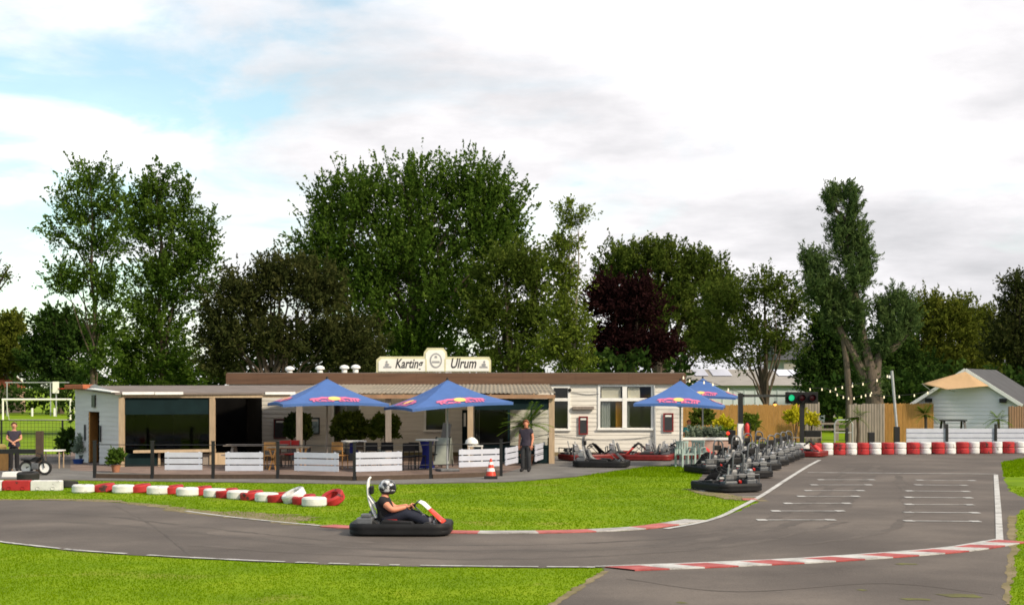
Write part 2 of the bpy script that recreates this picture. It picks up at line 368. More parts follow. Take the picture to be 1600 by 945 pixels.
def offset_line(pts, d):
    out = []; n = len(pts)
    for i in range(n):
        t = np.array(pts[min(i + 1, n - 1)]) - np.array(pts[max(i - 1, 0)]); t = t / (np.linalg.norm(t) + 1e-9)
        out.append((pts[i][0] - t[1] * d, pts[i][1] + t[0] * d))
    return out
def add_strip(mb, pts, w, z, mi=0):
    a = offset_line(pts, w / 2); b = offset_line(pts, -w / 2); n = len(pts)
    mb.add([(p[0], p[1], z) for p in b] + [(p[0], p[1], z) for p in a], [(i, i + 1, n + i + 1, n + i) for i in range(n - 1)], mi)
def resample(pts, step):
    pts = [np.array(p, float) for p in pts]; out = [pts[0]]; acc = 0
    for a, b in zip(pts[:-1], pts[1:]):
        L_ = np.linalg.norm(b - a); 
        while acc + L_ >= step:
            t = (step - acc) / L_; a = a + (b - a) * t; out.append(a); L_ = np.linalg.norm(b - a); acc = 0
        acc += L_
    return out

def leaf_mesh(name, C, A, B, tone):
    """diamond leaves: centres C, half-length vectors A, half-width vectors B"""
    n = len(C); V = np.empty((n, 4, 3)); V[:, 0] = C - A; V[:, 1] = C + B; V[:, 2] = C + A; V[:, 3] = C - B
    me = bpy.data.meshes.new(name); me.vertices.add(n * 4); me.vertices.foreach_set('co', V.reshape(-1).astype(np.float32))
    me.loops.add(n * 4); me.loops.foreach_set('vertex_index', np.arange(n * 4, dtype=np.int32))
    me.polygons.add(n); me.polygons.foreach_set('loop_start', np.arange(0, n * 4, 4, dtype=np.int32)); me.polygons.foreach_set('loop_total', np.full(n, 4, dtype=np.int32))
    at = me.attributes.new('tone', 'FLOAT', 'FACE'); at.data.foreach_set('value', np.clip(tone, 0, 1).astype(np.float32))
    me.update(); me.validate(); return me

def unit(v): return v / (np.linalg.norm(v, axis=-1, keepdims=True) + 1e-9)

def text_verts(txt, size, shear=0.0, offset=0.0):
    cu = bpy.data.curves.new('lettering_curve', 'FONT'); cu.body = txt; cu.size = size; cu.shear = shear; cu.offset = offset; cu.align_x = 'CENTER'; cu.resolution_u = 3
    o = bpy.data.objects.new('lettering_temp', cu); COL.objects.link(o)
    dg = bpy.context.evaluated_depsgraph_get(); me = bpy.data.meshes.new_from_object(o.evaluated_get(dg))
    V = [tuple(v.co) for v in me.vertices]; Fc = [tuple(p.vertices) for p in me.polygons]
    bpy.data.objects.remove(o); bpy.data.meshes.remove(me); bpy.data.curves.remove(cu)
    return V, Fc

def skin(verts, edges, radii, levels=2):
    me = bpy.data.meshes.new('skin_temp'); me.from_pydata(verts, edges, [])
    o = bpy.data.objects.new('skin_temp', me); COL.objects.link(o)
    sk = o.modifiers.new('s', 'SKIN'); sk.use_smooth_shade = True
    for i, r in enumerate(radii):
        d = me.skin_vertices[0].data[i]; rr = r if isinstance(r, tuple) else (r, r); d.radius = rr; d.use_root = (i == 0)
    sb = o.modifiers.new('u', 'SUBSURF'); sb.levels = levels; sb.render_levels = levels
    dg = bpy.context.evaluated_depsgraph_get(); out = bpy.data.meshes.new_from_object(o.evaluated_get(dg))
    V = [tuple(v.co) for v in out.vertices]; Fc = [tuple(p.vertices) for p in out.polygons]
    bpy.data.objects.remove(o); bpy.data.meshes.remove(out); bpy.data.meshes.remove(me)
    return V, Fc

ORD = 'first second third fourth fifth sixth seventh eighth ninth tenth eleventh twelfth thirteenth fourteenth fifteenth'.split()
#PART2
# ------------------------------------------------------------------ the ground
def gp(pts): return [G(*p) for p in pts]
far_px = [(-150, 780), (0, 781), (100, 782), (200, 787), (290, 799), (350, 807), (430, 816), (510, 824), (600, 830), (720, 834), (830, 834), (920, 832), (1000, 828), (1060, 821), (1110, 812), (1150, 800), (1186, 783)]
near_px = [(1000, 886), (945, 887), (800, 887), (640, 885), (480, 881), (300, 873), (140, 863), (60, 855), (0, 848), (-150, 830)]
far_w = [tuple(p) for p in catmull(gp(far_px), 6)]
infield_top = [(1150, 776), (1100, 767), (1086, 757), (1098, 742), (1102, 727), (1010, 729), (960, 736), (900, 745), (800, 753), (600, 757), (300, 753), (0, 749), (-150, 747)]
near_w = [tuple(p) for p in catmull(gp(near_px), 6)]
right_top = gp([(-150, 712), (400, 706), (1065, 706), (1245, 707), (1500, 706), (1800, 703), (1700, 714), (1600, 716), (1565, 722), (1569, 750), (1578, 768), (1600, 777), (1700, 786), (1700, 798), (1600, 795), (1588, 806), (1583, 850), (1579, 900), (1576, 960), (1570, 1080)])
low_left = gp([(700, 1080), (800, 985), (862, 945), (900, 920), (945, 893)])
sheet('ground', [(-700, -60), (700, -60), (700, 1500), (-700, 1500)], 0.0, 'turf')
tarmac_poly = far_w + gp(infield_top) + right_top + low_left + near_w[6:]
sheet('road', tarmac_poly, 0.008, 'tarmac', .05, 3)
sheet('path', gp([(-150, 746), (0, 748), (300, 752), (600, 756), (800, 752), (900, 744), (960, 735), (1010, 728), (1095, 726), (1095, 707), (860, 707), (840, 722), (780, 738), (500, 741), (110, 732), (-150, 728)]), 0.012, 'pathstone', .06, 5)
sheet('terrace_paving', gp([(110, 735), (240, 741), (555, 745), (783, 741), (862, 716), (862, 700), (110, 700)]), 0.016, 'paving')
def wob_strip(px, w, z, seed, m='dirt'):
    rg = random.Random(seed); line = resample(catmull(gp(px), 10), .12); mb = MB(); A = []; B = []; wk = wl_ = 0.0
    for i, p in enumerate(line):
        t = np.array(line[min(i + 1, len(line) - 1)]) - np.array(line[max(i - 1, 0)]); t = t / (np.linalg.norm(t) + 1e-9); nrm = np.array((-t[1], t[0]))
        wk = .86 * wk + rg.gauss(0, .20); wl_ = .9 * wl_ + rg.gauss(0, .16); A.append(p + nrm * w * max(.02, .45 + wk * .6 + rg.uniform(-.1, .1))); B.append(p - nrm * w * max(.02, .45 + wl_ * .6 + rg.uniform(-.1, .1)))
    n = len(line); mb.add([(p[0], p[1], z) for p in B] + [(p[0], p[1], z) for p in A], [(i, i + 1, n + i + 1, n + i) for i in range(n - 1)]); return struct(mb.build('dirt', m))
wob_strip([(-40, 781), (100, 781.5), (200, 786), (290, 797), (350, 805), (430, 814), (510, 822), (590, 828)], .55, .012, 3)
wob_strip([(330, 801), (370, 803), (420, 809), (470, 815)], 1.3, .005, 5)
wob_strip([(858, 948), (880, 933), (905, 917), (945, 892)], .16, .012, 7)
wob_strip([(1583, 806), (1581, 850), (1577, 900), (1574, 945)], .14, .012, 8)
wob_strip([(1086, 764), (1120, 772), (1160, 779), (1186, 784)], .7, .012, 9)
rgp = random.Random(12)
mat_ground('rubber_mark', [(.3, (.072, .060, .053)), (.5, (.100, .084, .073)), (.72, (.135, .113, .097))], .9, 26, .4, .85)
for i, (px, w) in enumerate([([(-60, 812), (150, 818), (350, 838), (560, 856), (800, 862), (1050, 850), (1250, 815), (1340, 770), (1370, 725)], .34), ([(-60, 800), (120, 803), (320, 824), (520, 845), (760, 852), (1000, 844), (1180, 818), (1290, 770), (1330, 728)], .26), ([(300, 852), (520, 867), (760, 873), (960, 868), (1160, 850), (1330, 815)], .22), ([(1400, 735), (1420, 790), (1380, 830), (1250, 852)], .22)]):
    wob_strip(px, w, .0095 + i * .0004, 30 + i, 'rubber_mark')
for i, px in enumerate([[(180, 790), (240, 822), (300, 868)], [(980, 905), (1150, 925), (1380, 912), (1560, 930)]]):
    wob_strip(px, .05, .0115, 50 + i, 'rubber_mark')
for i, (px, py, l_, w) in enumerate([(1440, 937, 26, .22), (1505, 931, 30, .30), (1420, 882, 14, .16), (1350, 922, 8, .12), (1070, 942, 10, .14)]): wob_strip([(px - l_, py + .6), (px - l_ * .3, py - .5), (px + l_ * .4, py + .4), (px + l_, py)], w, .0122, i, 'moss')
# painted markings and kerbs
mk = MB()
ln = lambda px, n=6: [tuple(p) for p in catmull(gp(px), n)]
nl = ln([(-80, 836), (0, 847), (60, 854), (140, 862), (300, 872), (480, 880), (640, 884), (800, 886), (930, 887)], 10)
rg = random.Random(4)
for i in range(len(nl) - 1):
    if rg.random() > .16: add_strip(mk, nl[i:i + 2], .10 + rg.uniform(-.03, .03), .020)
add_strip(mk, ln([(930, 886), (1100, 880), (1250, 873), (1380, 864.5), (1480, 856), (1560, 843)]), .10, .020)
add_strip(mk, gp([(1562, 845), (1560, 800), (1556, 742)]), .13, .0205)
add_strip(mk, gp([(1262, 738.5), (1556, 741)]), .14, .020)
add_strip(mk, ln([(1040, 827), (1090, 818), (1125, 808), (1150, 796), (1190, 775), (1230, 749), (1262, 729), (1281, 719)]), .13, .021)
add_strip(mk, ln([(290, 799), (350, 807), (430, 815.5), (500, 822)]), .10, .020)
add_strip(mk, gp([(1083, 763), (1092, 757)]), .12, .020); add_strip(mk, gp([(1083, 763), (1100, 768)]), .12, .0205)
add_strip(mk, gp([(1160, 777), (1190, 776)]), .10, .020)
for y, a, b in [(813, 1190, 1298), (799, 1212, 1313), (787, 1231, 1323), (776, 1252, 1337), (767, 1263, 1345), (758, 1272, 1357), (750, 1283, 1362),
                (814.5, 1420, 1524), (801, 1419, 1523), (788.5, 1420, 1515), (777.5, 1420, 1513), (767.5, 1421, 1509), (758, 1435, 1506), (750.5, 1437, 1519)]:
    p, q = G(a, y), G(b, y + (0.8 if a > 1400 else 0)); add_strip(mk, [p, q], .10, .020)
    for c in (p, q): mk.box((c[0] - .10, c[1] - .16, .0204), (c[0] + .10, c[1] + .16, .0206))
struct(mk.build('road_markings', 'road_paint'))

def kerb(name, top_px, w, step, mats, slant=0.0, h=.03, first=0):
    line = resample(catmull(gp(top_px), 14), step / 6); mb = MB(); off = offset_line(line, -w); n = 6
    for i in range(0, len(line) - n, n):
        mi = (i // n + first) % 2
        for j in range(i, i + n):
            k2 = min(j + int(slant), len(line) - 1); k3 = min(j + 1 + int(slant), len(line) - 1)
            a, b, c, d = line[j], line[min(j + 1, len(line) - 1)], off[k3], off[k2]
            mb.add([(*a, .010), (*b, .010), (*c, .010), (*d, .010), (*a, h), (*b, h), (*c, h), (*d, h)], [(4, 5, 6, 7), (0, 1, 5, 4), (2, 3, 7, 6)], mi)
    return struct(mb.build(name, mats))
kerb('kerb', [(945, 887.5), (1100, 881.5), (1250, 874.5), (1380, 866), (1480, 857.5), (1562, 845)], .52, .57, ('kerb_red', 'road_paint'), 3)
kerb('kerb', [(500, 824), (600, 830), (720, 834), (830, 834), (920, 832), (1000, 828), (1060, 821), (1105, 813.5)], -.46, 1.15, ('kerb_pink', 'kerb_worn'), 0)
kerb('kerb', [(1158, 780), (1182, 780)], .3, .35, ('kerb_pink', 'kerb_worn'), 0)

# ------------------------------------------------------------------ grass blades
def in_poly(P, poly):
    poly = np.array(poly); x, y = P[:, 0], P[:, 1]; c = np.zeros(len(P), bool); j = len(poly) - 1
    for i in range(len(poly)):
        xi, yi = poly[i]; xj, yj = poly[j]
        hit = ((yi > y) != (yj > y)) & (x < (xj - xi) * (y - yi) / (yj - yi + 1e-12) + xi); c ^= hit; j = i
    return c
def lumpy(P, s, seed):
    r = np.random.default_rng(seed); t = 0
    for k in range(5):
        d = r.normal(size=2); t = t + np.sin(P[:, 0] * d[0] * s + P[:, 1] * d[1] * s + r.uniform(0, 6))
    return t / 5
def grass(name, box, dens, h, w, keep=None):
    x0, y0, x1, y1 = box; n = int((x1 - x0) * (y1 - y0) * dens); P = RNG.uniform((x0, y0), (x1, y1), (n, 2))
    P = P[np.abs(P[:, 0]) < P[:, 1] * .36]; P = P[~in_poly(P, tarmac_poly)]
    if keep is not None: P = P[in_poly(P, keep)]
    n = len(P); hh = h * RNG.uniform(.5, 1.3, n) * (1 + .35 * lumpy(P, 2.2, 3)); a = RNG.uniform(0, PI, n)
    lean = RNG.normal(0, .4, (n, 2)) * hh[:, None]
    V = np.empty((n, 3, 3)); V[:, 0, :2] = P - np.stack([np.cos(a), np.sin(a)], 1) * w; V[:, 1, :2] = P + np.stack([np.cos(a), np.sin(a)], 1) * w
    V[:, :2, 2] = 0; V[:, 2, :2] = P + lean; V[:, 2, 2] = hh
    me = bpy.data.meshes.new(name); me.vertices.add(n * 3); me.vertices.foreach_set('co', V.reshape(-1).astype(np.float32))
    me.loops.add(n * 3); me.loops.foreach_set('vertex_index', np.arange(n * 3, dtype=np.int32)); me.polygons.add(n)
    me.polygons.foreach_set('loop_start', np.arange(0, n * 3, 3, dtype=np.int32)); me.polygons.foreach_set('loop_total', np.full(n, 3, dtype=np.int32))
    at = me.attributes.new('tone', 'FLOAT', 'FACE'); at.data.foreach_set('value', np.clip(.45 + .22 * lumpy(P, .9, 5) + .18 * lumpy(P, 4, 6) + RNG.normal(0, .09, n), 0, 1).astype(np.float32))
    me.update(); o = link(name, me, None, ('grass_blade',)); o['kind'] = 'stuff'; return o
grass('grass', (-9, 16, 11, 27), 800, .020, .008)
grass('grass', (-15, 27, 14, 47), 230, .024, .014)
grass('grass', (-10, 47, 11, 60), 260, .045, .02)
grass('grass', (11, 47, 24, 72), 160, .06, .03)

# ------------------------------------------------------------------ clubhouse
def siding(mb, x0, x1, z0, z1, y, holes=(), pitch=.17, mi=0):
    zs = {z0, z1}; k = 0
    while z0 + k * pitch < z1: zs.add(round(z0 + k * pitch, 4)); k += 1
    for h in holes: zs.add(h[2]); zs.add(h[3])
    zs = sorted(z for z in zs if z0 <= z <= z1)
    def yo(z, up):
        f = ((z - z0) / pitch) % 1.0
        if up and f < 1e-3: f = 1.0
        if not up and f > .999: f = 0.0
        return y - .016 * (1 - f) - .004
    for a, b in zip(zs[:-1], zs[1:]):
        if b - a < 1e-4: continue
        m = (a + b) / 2; xs = [(x0, x1)]
        for h in holes:
            if h[2] < m < h[3]:
                nx = []
                for p, q in xs:
                    if h[1] <= p or h[0] >= q: nx.append((p, q)); continue
                    if h[0] > p: nx.append((p, h[0]))
                    if h[1] < q: nx.append((h[1], q))
                xs = nx
        for p, q in xs:
            mb.add([(p, yo(a, 0), a), (q, yo(a, 0), a), (q, yo(b, 1), b), (p, yo(b, 1), b)], [(0, 1, 2, 3)], mi)
            if ((a - z0) / pitch) % 1.0 < 1e-3 or ((a - z0) / pitch) % 1.0 > .999:
                mb.add([(p, yo(a, 0), a), (q, yo(a, 0), a), (q, y + .01, a), (p, y + .01, a)], [(0, 3, 2, 1)], mi)

YW = 61.0
zt = lambda py: Zt(py, YW); xw = lambda px: X(px, YW)
club = thing('clubhouse', 'long low cream clapboard clubhouse with brown fascia and flat roof behind the terrace', 'clubhouse', (0, YW, 0))
wins = [(521, 562, 630, 690), (665, 697, 630, 671), (864, 888, 605, 669), (937, 1018, 603, 668)]
holes = [(xw(a), xw(b), zt(d), zt(c)) for a, b, c, d in wins]
holes.append((xw(722), xw(736), .05, zt(640)))
mb = MB(); XL, XR = xw(358), xw(1067)
siding(mb, XL, XR, .16, zt(599), 0, holes)
mb.box((XL, .02, 0), (XR, .10, .157)) if False else None
# gable ends and back
mb.box((XL, .04, .0), (XL + .12, 8, zt(599))); mb.box((XR - .12, .04, .0), (XR, 8, zt(599))); mb.box((XL + .12, 7.88, 0), (XR - .12, 8, zt(599)))
mb.build('wall', 'cream_siding', club)
b2 = MB(); b2.box((XL + .02, -.02, 0), (XR - .02, .05, .158)); b2.build('plinth', 'dirt', club)
fl = MB(); fl.box((XL + .13, .06, .02), (XR - .13, 7.87, .06)); fl.build('floor', 'dark_wood', club)
fb = MB(); fb.box((XL - .1, -.14, zt(600)), (XR + .1, 8.1, zt(583))); 
for i in range(9): x = XL - .1 + (i + .6) * 2.1; fb.box((x, -.146, zt(599.5)), (x + .03, -.139, zt(583.5)))
fb.build('fascia', 'fascia', club)
rf = MB(); rf.box((XL - .05, -.1, zt(583)), (XR + .05, 8.05, zt(582))); rf.build('roof', 'roof_felt', club)
iw = MB(); iw.box((XL + .2, 2.6, .07), (XR - .2, 2.7, zt(601))); iw.build('inner_wall', 'inside_wall', club)
for i, (x0, x1, z0, z1) in enumerate(holes[:4]):
    fr = MB(); w = .07; y0, y1 = -.055, .06
    fr.box((x0 - w, y0, z0 - .02), (x0 + .02, y1, z1 + w)); fr.box((x1 - .02, y0, z0 - .02), (x1 + w, y1, z1 + w)); fr.box((x0 + .021, y0, z1 - .02), (x1 - .021, y1, z1 + w))
    if i >= 2: zm = zt(624 if i == 3 else 624); fr.box((x0 + .021, y0 + .005, zm - .06), (x1 - .021, y1, zm + .06))
    if i == 3: xm = xw(976); fr.box((xm - .09, y0 - .004, z0), (xm + .09, y1 - .002, z1 - .021))
    f = fr.build('window', 'white_paint', club)
    sl = MB(); sl.box((x0 - .1, -.10, z0 - .09), (x1 + .1, .055, z0 - .021)); sl.build('sill', 'white_paint', f)
    g = MB(); g.box((x0 + .01, .02, z0 - .02), (x1 - .01, .03, z1)); g.build('pane', 'glass', f)
for px0, px1, m, y in [(939, 954, 'curtain_grey', .12), (962, 974.5, 'curtain_orange', .13), (978, 984, 'curtain_grey', .15)]:
    c = MB(); n = 16
    V = []; x0, x1 = xw(px0), xw(px1)
    for i in range(n + 1):
        x = x0 + (x1 - x0) * i / n; yy = y + .04 * math.sin(i * 2.2)
        V += [(x, yy, .9), (x, yy, zt(627 if m != 'curtain_grey' else 604))]
    c.add(V, [(2 * i, 2 * i + 2, 2 * i + 3, 2 * i + 1) for i in range(n)]); c.build('curtain', m, club)
for px0, px1 in ((940, 970), (981, 1000)):
    c = MB(); c.box((xw(px0), .06, zt(622)), (xw(px1), .07, zt(605))); c.build('pane_brightener', 'canvas_roof', club)  # beige sheets added behind the upper panes to make them look brighter
c = MB(); c.box((xw(722), .02, .06), (xw(735), .07, zt(640))); dr = c.build('door', 'dark_green', club)
c = MB(); c.box((xw(724.5), .005, zt(666)), (xw(728), .019, zt(645))); c.build('notice', 'white_paint', dr)
c = MB(); c.box((xw(894), -.17, zt(639.5)), (xw(928), -.045, zt(634.5))); c.build('wall_lamp', 'grey_timber', club, bevel=.02)
for px in (1021.5, 540): 
    c = MB(); c.tube([(xw(px), -.10, zt(602)), (xw(px + 2), -.10, .05)], .045, 8); c.build('downpipe', 'galvanised', club)
c = MB(); c.tube(catmull([(xw(889), -.05, zt(612)), (xw(915), -.04, zt(616)), (xw(936), -.05, zt(615))], 6), .012, 5); c.build('cable', 'grey_plastic', club)
c = MB(); c.tube(catmull([(xw(867), -.05, zt(680)), (xw(930), -.05, zt(686)), (xw(985), -.05, zt(685)), (xw(1020), -.05, zt(681))], 6), .010, 5); c.build('cable', 'grey_plastic', club)
c = MB(); c.ball((xw(890), -.08, zt(609)), .07); c.build('camera_dome', 'black_plastic', club)
for i in range(3): pass
for px, py in [(446, 572), (494, 571), (533, 570), (551, 569.5)]:
    v = MB(); r = .11; zb, zh = zt(583), zt(py); v.lathe([(r, zb), (r, zh - .12), (r * .9, zh - .1)], 14, (xw(px), 1.2, 0)); v.lathe([(r * .9, zh - .16), (r * 1.75, zh - .13), (r * 1.7, zh - .06), (r * .9, zh), (.0, zh + .02)], 14, (xw(px), 1.2, 0))
    v.build('roof_vent', 'white_paint', club, smooth=True)
# the name sign on the roof
sg = thing('roof_sign', 'white stepped roof sign reading Karting Ulrum with a round emblem', 'sign', (xw(677), YW + .3, zt(582)))
k = YW / F; 
def so(px, py): return ((px - 677) * k, (579.5 - py) * k)
outl = [so(*p) for p in [(587, 579), (587, 559), (593, 554), (661, 554), (662, 547), (667, 540.5), (692, 540.5), (697, 547), (698, 554.5), (764, 554.5), (767, 560), (767, 578.5)]]
m_ = MB(); m_.prism(outl, 0, .22); m_.build('rim', 'sign_rim', sg)
def inset(p, s=.1): return p
inn = [so(*p) for p in [(590.5, 577.5), (590.5, 562), (595, 558), (664.5, 558), (664.5, 549), (669, 544), (690.5, 544), (695, 549), (695, 558.5), (761, 558.5), (764, 562), (764, 577)]]
m_ = MB(); m_.prism(inn, -.03, .0); pn = m_.build('panel', 'sign_face', sg)
for px in (665, 695): c = MB(); x, _ = so(px, 0); c.box((x - .03, -.036, so(0, 577.5)[1]), (x + .03, -.030, so(0, 558)[1])); c.build('divider', 'sign_rim', sg)
for t, px, s in (('Karting', 637.5, .62), ('Ulrum', 723, .66)):
    V, Fc = text_verts(t, s, .28, .012); x, z = so(px, 572)
    sx = 1.0; w0 = max(v[0] for v in V) - min(v[0] for v in V); sx = ((659 - 615) if t == 'Karting' else (743 - 703)) * k / w0
    q = MB(); q.add([(x + v[0] * sx, -.036 - (.0), z + v[1] * .85) for v in V], Fc); q.build('lettering', 'ink', sg)
q = MB(); x, z = so(680.5, 560.5); n = 28
ring = [(x + math.cos(2 * PI * i / n) * .245, z + math.sin(2 * PI * i / n) * .30) for i in range(n)]
q.prism(ring, -.04, -.031, 0)
q.prism([(x + (p[0] - x) * .78, z + (p[1] - z) * .8) for p in ring], -.046, -.0405, 1)
q.prism([(x - .16, z - .10), (x + .16, z - .10), (x + .15, z - .02), (x - .15, z - .02)], -.052, -.0465, 2)
q.prism([(x - .06, z + .1), (x + .06, z + .1), (x + .04, z + .19), (x - .04, z + .19)], -.052, -.0465, 2)
q.build('emblem', ('grey_ink', 'sign_face', 'grey_ink'), sg)
for px, sgn in ((604.5, 1), (755.5, -1)):
    x, z = so(px, 572); q = MB(); a = lambda pts: [(x + sgn * p[0], z + p[1]) for p in pts]
    q.prism(a([(-.17, 0), (.15, 0), (.17, .06), (.05, .08), (-.02, .05), (-.15, .07)]), -.04, -.031); q.prism(a([(-.08, .06), (.0, .06), (.09, .14), (.05, .17), (-.03, .20), (-.09, .16)]), -.045, -.031)
    q.prism(a([(-.06, .21), (.0, .21), (.02, .26), (-.03, .29), (-.07, .26)]), -.045, -.031); q.build('kart_emblem', 'grey_ink', sg)
q = MB()
for px in (600, 640, 715, 755): x, z = so(px, 579); q = MB(); q.tube([(x, .25, z - .1), (x, .25, z + .3), (x, .6, z - .1)], .025, 6); q.build('bracket', 'galvanised', sg)

# veranda: pale roof on timber posts, enclosed bay at its right end
YV = 55.0; vx = lambda px: X(px, YV); vz = lambda py: Zt(py, YV)
ver = thing('veranda', 'timber veranda with pale sloping roof and a dark green glazed bay against the clubhouse', 'veranda', (0, YV, 0))
r_ = MB(); x0, x1 = vx(462), vx(868); ze, zr = vz(614), 2.845; D = YW - YV - .15
nn = 120; V = []
for i in range(nn + 1):
    x = x0 + (x1 - x0) * i / nn; w_ = .014 * math.cos(i * PI)
    V += [(x, -.25, ze + w_), (x - .1 * i / nn, D, zr + w_)]
r_.add(V, [(2 * i, 2 * i + 2, 2 * i + 3, 2 * i + 1) for i in range(nn)]); r_.build('roof', 'roof_sheet', ver); r_ = MB()
for i in range(1, 12):
    x = x0 + (x1 - x0) * i / 12; rr_ = MB(); rr_.beam((x, -.22, ze - .065), (x, D - .03, zr - .065), .05, .09); rr_.build('rafter', 'tan_timber', ver)
e_ = MB(); e_.box((x0, -.27, ze - .19), (x1 - .02, -.2, ze - .052)); e_.build('fascia', 'roof_board', ver)
for px in (468, 607, 735, 862):
    p = MB(); p.box((vx(px) - .10, -.14, 0), (vx(px) + .10, .06, ze - .06)); p.build('post', 'tan_timber' if px > 700 else 'grey_timber', ver)
bx0, bx1 = vx(742), vx(857)
v_ = MB(); v_.box((bx0, -.11, vz(640)), (bx1, -.07, ze - .2)); v_.box((bx1 + .1, .08, 1.95), (bx1 + .13, D - .1, ze - .15)); v_.build('valance', 'dark_green', ver)
v_ = MB(); v_.box((bx0, -.10, 0.02), (bx1, -.05, vz(697))); v_.box((bx1 + .1, .08, 0.02), (bx1 + .15, D - .1, .75)); v_.build('lower_panel', 'dark_green', ver)
v_ = MB(); v_.box((bx0, -.095, vz(697)), (bx1, -.085, vz(640))); v_.box((bx1 + .11, .08, .75), (bx1 + .12, D - .1, 1.95)); v_.build('clear_sheet', 'plastic_sheet', ver)
v_ = MB()
for px in (795, 830): v_.box((vx(px) - .03, -.13, vz(697)), (vx(px) + .03, -.10, vz(640)))
v_.box((bx0, -.14, vz(699)), (bx1, -.105, vz(695))); v_.build('glazing_bar', 'dark_green', ver)
v_ = MB(); v_.box((bx0 - .02, .2, .02), (bx0 + .03, D - .1, ze - .1)); v_.box((bx0 + .05, D - .6, .02), (vx(797), D - .5, ze + .1)); v_.build('shade_screen', 'inside_shade', ver)  # added dark sheets, painted shade for the left half of the bay

# timber shed with counter at the left end
YS = 53.5; sx_ = lambda px: X(px, YS); sz_ = lambda py: Zt(py, YS)
shed = thing('snack_shed', 'weathered pale clapboard shed with felt roof, dark serving hatch and open door', 'shed', (0, 0, 0))
cR = Vector((X(190, 52.8), 52.8)); cL = Vector((X(118, 56.5), 56.5)); dv = (cL - cR); L_ = dv.length; ang = math.atan2(-dv.y, -dv.x)
gb = MB(); zR, zL = Zt(616, 52.8), Zt(607, 56.5); d0, d1 = L_ * (140 - 118) / 72.0, L_ * (157 - 118) / 72.0
def gable(mb):
    H = min(zR, zL)
    siding(mb, 0, L_, .12, H, 0, [(d0, d1, .12, Zt(643, 55))], .16)
    mb.add([(0, -.02, H), (L_, -.02, H), (L_, -.02, zR), (L_ * .45, -.02, zL + .16), (0, -.02, zL)], [(0, 1, 2, 3, 4)])
    mb.add([(0, -.02, 0), (d0, -.02, 0), (d0, -.02, .13), (0, -.02, .13)], [(0, 1, 2, 3)]); mb.add([(d1, -.02, 0), (L_, -.02, 0), (L_, -.02, .13), (d1, -.02, .13)], [(0, 1, 2, 3)])
gable(gb)
wl = gb.build('wall', 'pale_siding', shed); wl.location = (cL.x, cL.y, 0); wl.rotation_euler.z = ang
q = MB(); q.box((L_ * .40, -.07, Zt(636, 55)), (L_ * .47, -.03, Zt(617, 55))); o = q.build('house_number', 'black_metal', shed); o.location = (cL.x, cL.y, 0); o.rotation_euler.z = ang
for f in (.24, .58):
    q = MB(); q.box((L_ * f - .04, -.07, Zt(689, 55)), (L_ * f + .04, -.03, Zt(664, 55))); o = q.build('wall_strip', 'ink', shed); o.location = (cL.x, cL.y, 0); o.rotation_euler.z = ang
q = MB(); q.box((d0, .0, .05), (d0 + .04, .55, Zt(644, 55)), 0, R(38), (d0, 0)); o = q.build('door', 'wood_orange', shed); o.location = (cL.x, cL.y, 0); o.rotation_euler.z = ang
q = MB(); q.box((.1, .9, 0), (L_ - .1, .95, zR - .1)); q.box((.1, .02, 0), (.15, .899, zR - .1)); o = q.build('inner_wall', 'inside_shade', shed); o.location = (cL.x, cL.y, 0); o.rotation_euler.z = ang
# long front bay
xa, xb, xc = X(190, 52.8), sx_(332), vx(460); yb = 60.6; xe = xw(412)
q = MB(); q.add([(xa + .05, yb, 0), (xe, yb, 0), (xe, yb, 2.6), (xa + .05, yb, 2.6)], [(0, 1, 2, 3)])
q.box((xa + .02, 53.0, 0), (xa + .08, yb, 2.5)); q.box((xe - .05, 57.2, 0), (xe, yb - .01, 2.6)); q.build('inner_wall', 'inside_shade', shed)  # back and side walls blackened, darkness of the opening is in their colour
q = MB(); zE, zB = Zt(613.5, 53.2), 2.79
q.add([(xa - .15, 52.5, zE), (xc, 54.6, vz(613)), (xc, yb, zB + .02), (cL.x - .1, 57.5, zB), (cL.x - .1, 56.3, zL + .06), (xa - .15, 52.5, zE - .06), (xc, 54.6, vz(613) - .06), (xc, yb, zB - .04), (cL.x - .1, 57.5, zB - .06), (cL.x - .1, 56.3, zL)],
      [(0, 1, 2, 3, 4), (5, 9, 8, 7, 6), (0, 5, 6, 1), (1, 6, 7, 2), (2, 7, 8, 3), (3, 8, 9, 4), (4, 9, 5, 0)])
q.build('roof', 'roof_felt', shed)
def frontY(px): t = (px - 190) / 270.0; return 52.6 + t * 2.05
q = MB()
for a, b, o_ in ((192, 242, 0), (243, 287, .01), (415, 462, 0)):
    q.beam((X(a, frontY(a)), frontY(a) - .08 - o_, Zt(614.2, frontY(a))), (X(b, frontY(b)), frontY(b) - .08 - o_, Zt(614, frontY(b))), .05, .09)
q.beam((X(150, 55), 54.4, Zt(607, 55)), (X(186, 53), 52.5, Zt(612, 53)), .3, .03); q.build('flashing', 'white_paint', shed)
q = MB(); q.beam((cL.x - .15, cL.y - .1, zL + .06), (X(143, 55.5), 55.2, Zt(604, 55.5)), .5, .16); q.build('ridge_tiles', 'roof_tile', shed, bevel=.03)
q = MB(); q.beam((xa, 52.75, Zt(618.5, 52.75)), (xc - .1, 54.65, vz(618.5)), .10, .11); q.build('beam', 'tan_timber', shed)
for px, m in ((190.5, 'tan_timber'), (332, 'tan_timber')):
    y = frontY(px) + .12; q = MB(); q.box((X(px, y) - .09, y - .09, 0), (X(px, y) + .09, y + .09, Zt(620, y))); q.build('post', m, shed)
ya, ybb = frontY(194) + .12, frontY(329) + .12
